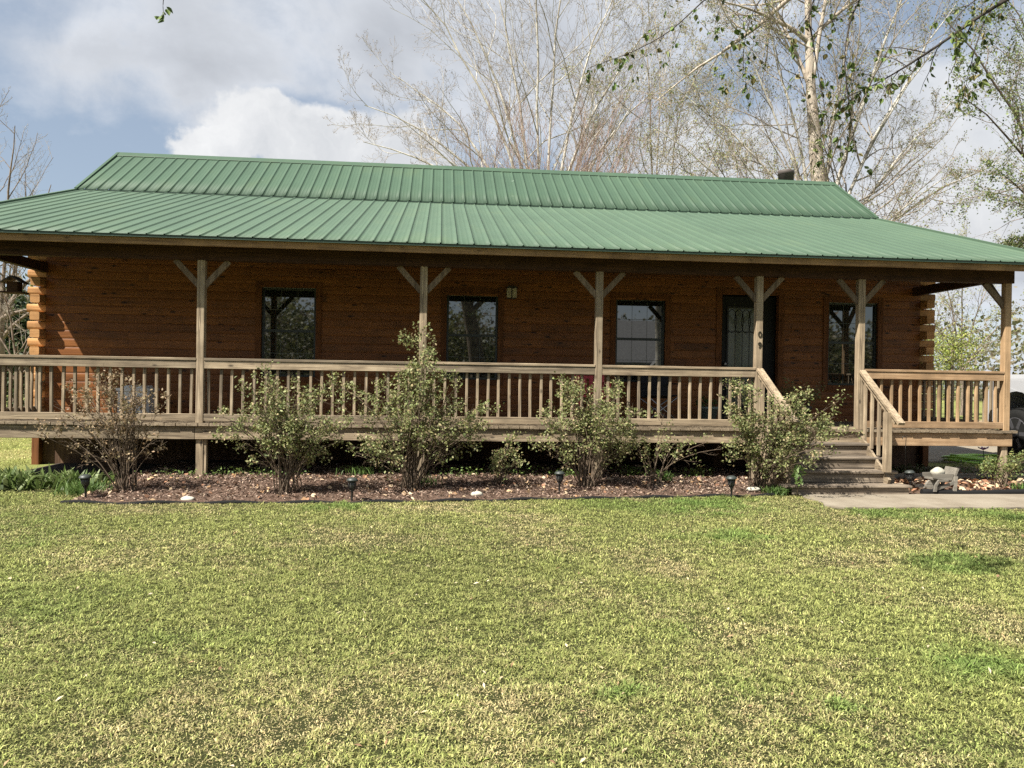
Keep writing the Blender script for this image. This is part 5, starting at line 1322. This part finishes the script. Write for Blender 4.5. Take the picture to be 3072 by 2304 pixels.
shrub('tallest shrub covering the middle post up to the rail', (-.323, 10.1), [(-.15, 1.80, 1.5), (-.15, 2.16, .45), (.25, 1.5, 1), (-.65, 1.55, .8), (-1.15, 1.45, .5), (-1.25, .55, .45), (.62, .95, .55), (.1, 1.2, 1.2), (-.5, 1.1, .9), (-.85, .8, .8), (-1.25, .5, .5), (-1.3, 1.5, .4), (.55, 1.2, .6), (.65, .8, .5)], 54, 7600, ROSE)
shrub('smallest shrub between the tallest one and the next post', (.847, 10.55), [(.75, .60, 1), (.98, .72, 1), (1.1, .5, .7), (.7, .45, .6)], 11, 620, ROSE, sub=5, spread=.07)
shrub('broad shrub hiding the foot of the post under the third window', (2.04, 10.38), [(1.85, 1.5, 1.2), (2.35, 1.35, 1), (2.6, 1.2, .8), (1.5, 1.1, .9), (2.05, 1.15, 1.3), (1.35, .8, .4), (2.65, .8, .5), (2.55, 1.5, .4)], 40, 6000, ROSE)
shrub('thin open shrub with few leaves between two dense ones', (3.073, 10.62), [(3.1, 1.15, .8), (3.3, 1.2, .7), (2.85, .7, .8), (3.45, .8, .7), (3.75, .72, .4), (2.8, .95, .4)], 12, 560, ROSE, sub=5, spread=.09)
shrub('big leafy shrub crowding the left side of the steps', (4.42, 10.25), [(5.15, .95, .5), (5.0, .75, .8), (4.95, 1.15, .9), (4.55, 1.5, 1.3), (4.1, 1.3, 1), (5.0, 1.35, 1), (4.3, .95, 1), (3.9, .85, .6), (4.9, 1.0, 1), (5.2, 1.2, .5), (4.0, 1.55, .35), (4.6, .6, .5)], 46, 7400, ROSE, fwd_=.34)
shrub('small green shrub beside the right corner post', (8.169, 10.5), [(8.1, .5, 1), (8.35, .55, 1), (8.5, .45, .8), (7.95, .4, .6)], 14, 900, [(.12, .16, .05), (.16, .19, .06), (.2, .19, .07)], sub=5, spread=.1)

def clump(name, label, c, n, h, r, pal, cat='plant', wide=.02):
    """rosette of arching strap leaves"""
    x = c[0] + rng.normal(0, r * .35, n); y = c[1] + rng.normal(0, r * .25, n); col = np.array(pal)[rng.integers(0, len(pal), n)] * rng.uniform(.7, 1.3, n)[:, None]
    V, Q, T, C = blades(x, y, rng.uniform(.5, 1.1, n) * h, rng.uniform(.7, 1.3, n) * wide, rng.uniform(.2, 1.4, n), col, np.full(n, c[2]))
    o = link_mesh(name, np_mesh(name, V, [Q, T], False, C), leaf_m, None, c); tag(o, label, cat); return o
GR = [(.07, .13, .03), (.10, .17, .04), (.13, .2, .05)]
clump('leafy_plant', 'broad leaved dark green plant at the far left edge of the bed', (-5.5, 10.6, 0), 280, .28, .7, [(.085, .13, .035), (.125, .175, .05), (.17, .21, .08)], wide=.05)
clump('leafy_plant', 'dark leafy plant beside the left foundation post', (-4.72, 10.6, 0), 190, .24, .5, [(.085, .13, .035), (.125, .175, .05), (.17, .21, .08)], wide=.05)
clump('grass_tuft', 'tall grass tuft growing under the sparse brown shrub', (-4.35, 10.0, 0), 420, .2, .4, GR, 'grass tuft', .009)
clump('grass_tuft', 'grass tuft behind the mulch left of the tallest shrub', (-1.15, 11.2, .09), 90, .20, .35, GR, 'grass tuft', .01)
clump('grass_tuft', 'grass tuft at the foot of the tallest shrub', (-.2, 10.5, .06), 90, .16, .4, GR, 'grass tuft', .01)
clump('grass_tuft', 'light green tuft right of the third window shrub', (3.25, 10.85, .08), 120, .18, .16, GR, 'grass tuft', .01)
clump('grass_tuft', 'grass tuft at the left corner of the bottom step', (4.55, 9.95, .02), 200, .13, .22, GR, 'grass tuft', .01)
clump('grass_tuft', 'grassy tuft under the small right shrub', (8.35, 10.2, .03), 120, .16, .3, GR, 'grass tuft', .01)
def weeds(name, label, cs, n, size, pal, kind=None, cat='weeds'):
    P_ = []
    for x, y, z, r, h in cs: k = n // len(cs); P_.append(np.stack([x + rng.normal(0, r, k), y + rng.normal(0, r * .5, k), z + rng.random(k) ** 1.2 * h], 1))
    P_ = np.vstack(P_); m = len(P_); col = np.array(pal)[rng.integers(0, len(pal), m)] * rng.uniform(.7, 1.3, m)[:, None]
    V, Q, C = leaf_verts(m, P_, rng.uniform(*size, m), .9, col); o = link_mesh(name, np_mesh(name, V, [Q], False, C), leaf_m, None, (cs[0][0], cs[0][1], 0)); tag(o, label, cat, kind=kind)
weeds('bed_weeds', 'low bright green weeds growing along the back of the mulch bed', [(-3.0, 11.2, .07, .35, .14), (-2.4, 11.2, .08, .3, .10), (-3.5, 11.1, .05, .3, .12), (1.2, 11.3, .09, .25, .16), (.4, 11.2, .09, .2, .14), (2.9, 11.3, .09, .12, .14), (3.9, 11.3, .09, .12, .12), (-.7, 11.4, .09, .25, .1), (1.9, 11.2, .09, .12, .1)], 2100, (.025, .05), [(.13, .2, .05), (.18, .25, .07), (.09, .14, .04)], 'stuff')
weeds('side_weeds', 'low green ground cover around the hose and right corner post', [(9.4, 11.4, .03, .5, .16), (8.6, 12.3, .03, .6, .1), (10.4, 12.6, .03, .7, .16), (7.7, 12.3, .03, .4, .12)], 2400, (.03, .06), [(.09, .14, .04), (.14, .18, .06), (.18, .18, .09)], 'stuff')
def seedling():
    x, y = 4.76, 9.80
    t = thing('seedling', 'young bright green sapling growing in front of the steps', 'plant', (x, y, .02))
    MB().tube([(x, y, .02), (x + .02, y, .2), (x + .03, y + .01, .42)], [.006, .005, .003], 6).build('stem', cane_m, t)
    n = 46; u = rng.uniform(.35, 1, n); c = np.stack([x + .03 * u + rng.normal(0, .03, n), y + rng.normal(0, .03, n), .02 + .42 * u], 1)
    col = np.array([(.10, .16, .045), (.14, .2, .06)])[rng.integers(0, 2, n)] * rng.uniform(.8, 1.2, n)[:, None]
    V, Q, C = leaf_verts(n, c, rng.uniform(.05, .085, n), .4, col); link_mesh('leaves', np_mesh('leaves', V, [Q], False, C), leaf_m, t)
seedling()
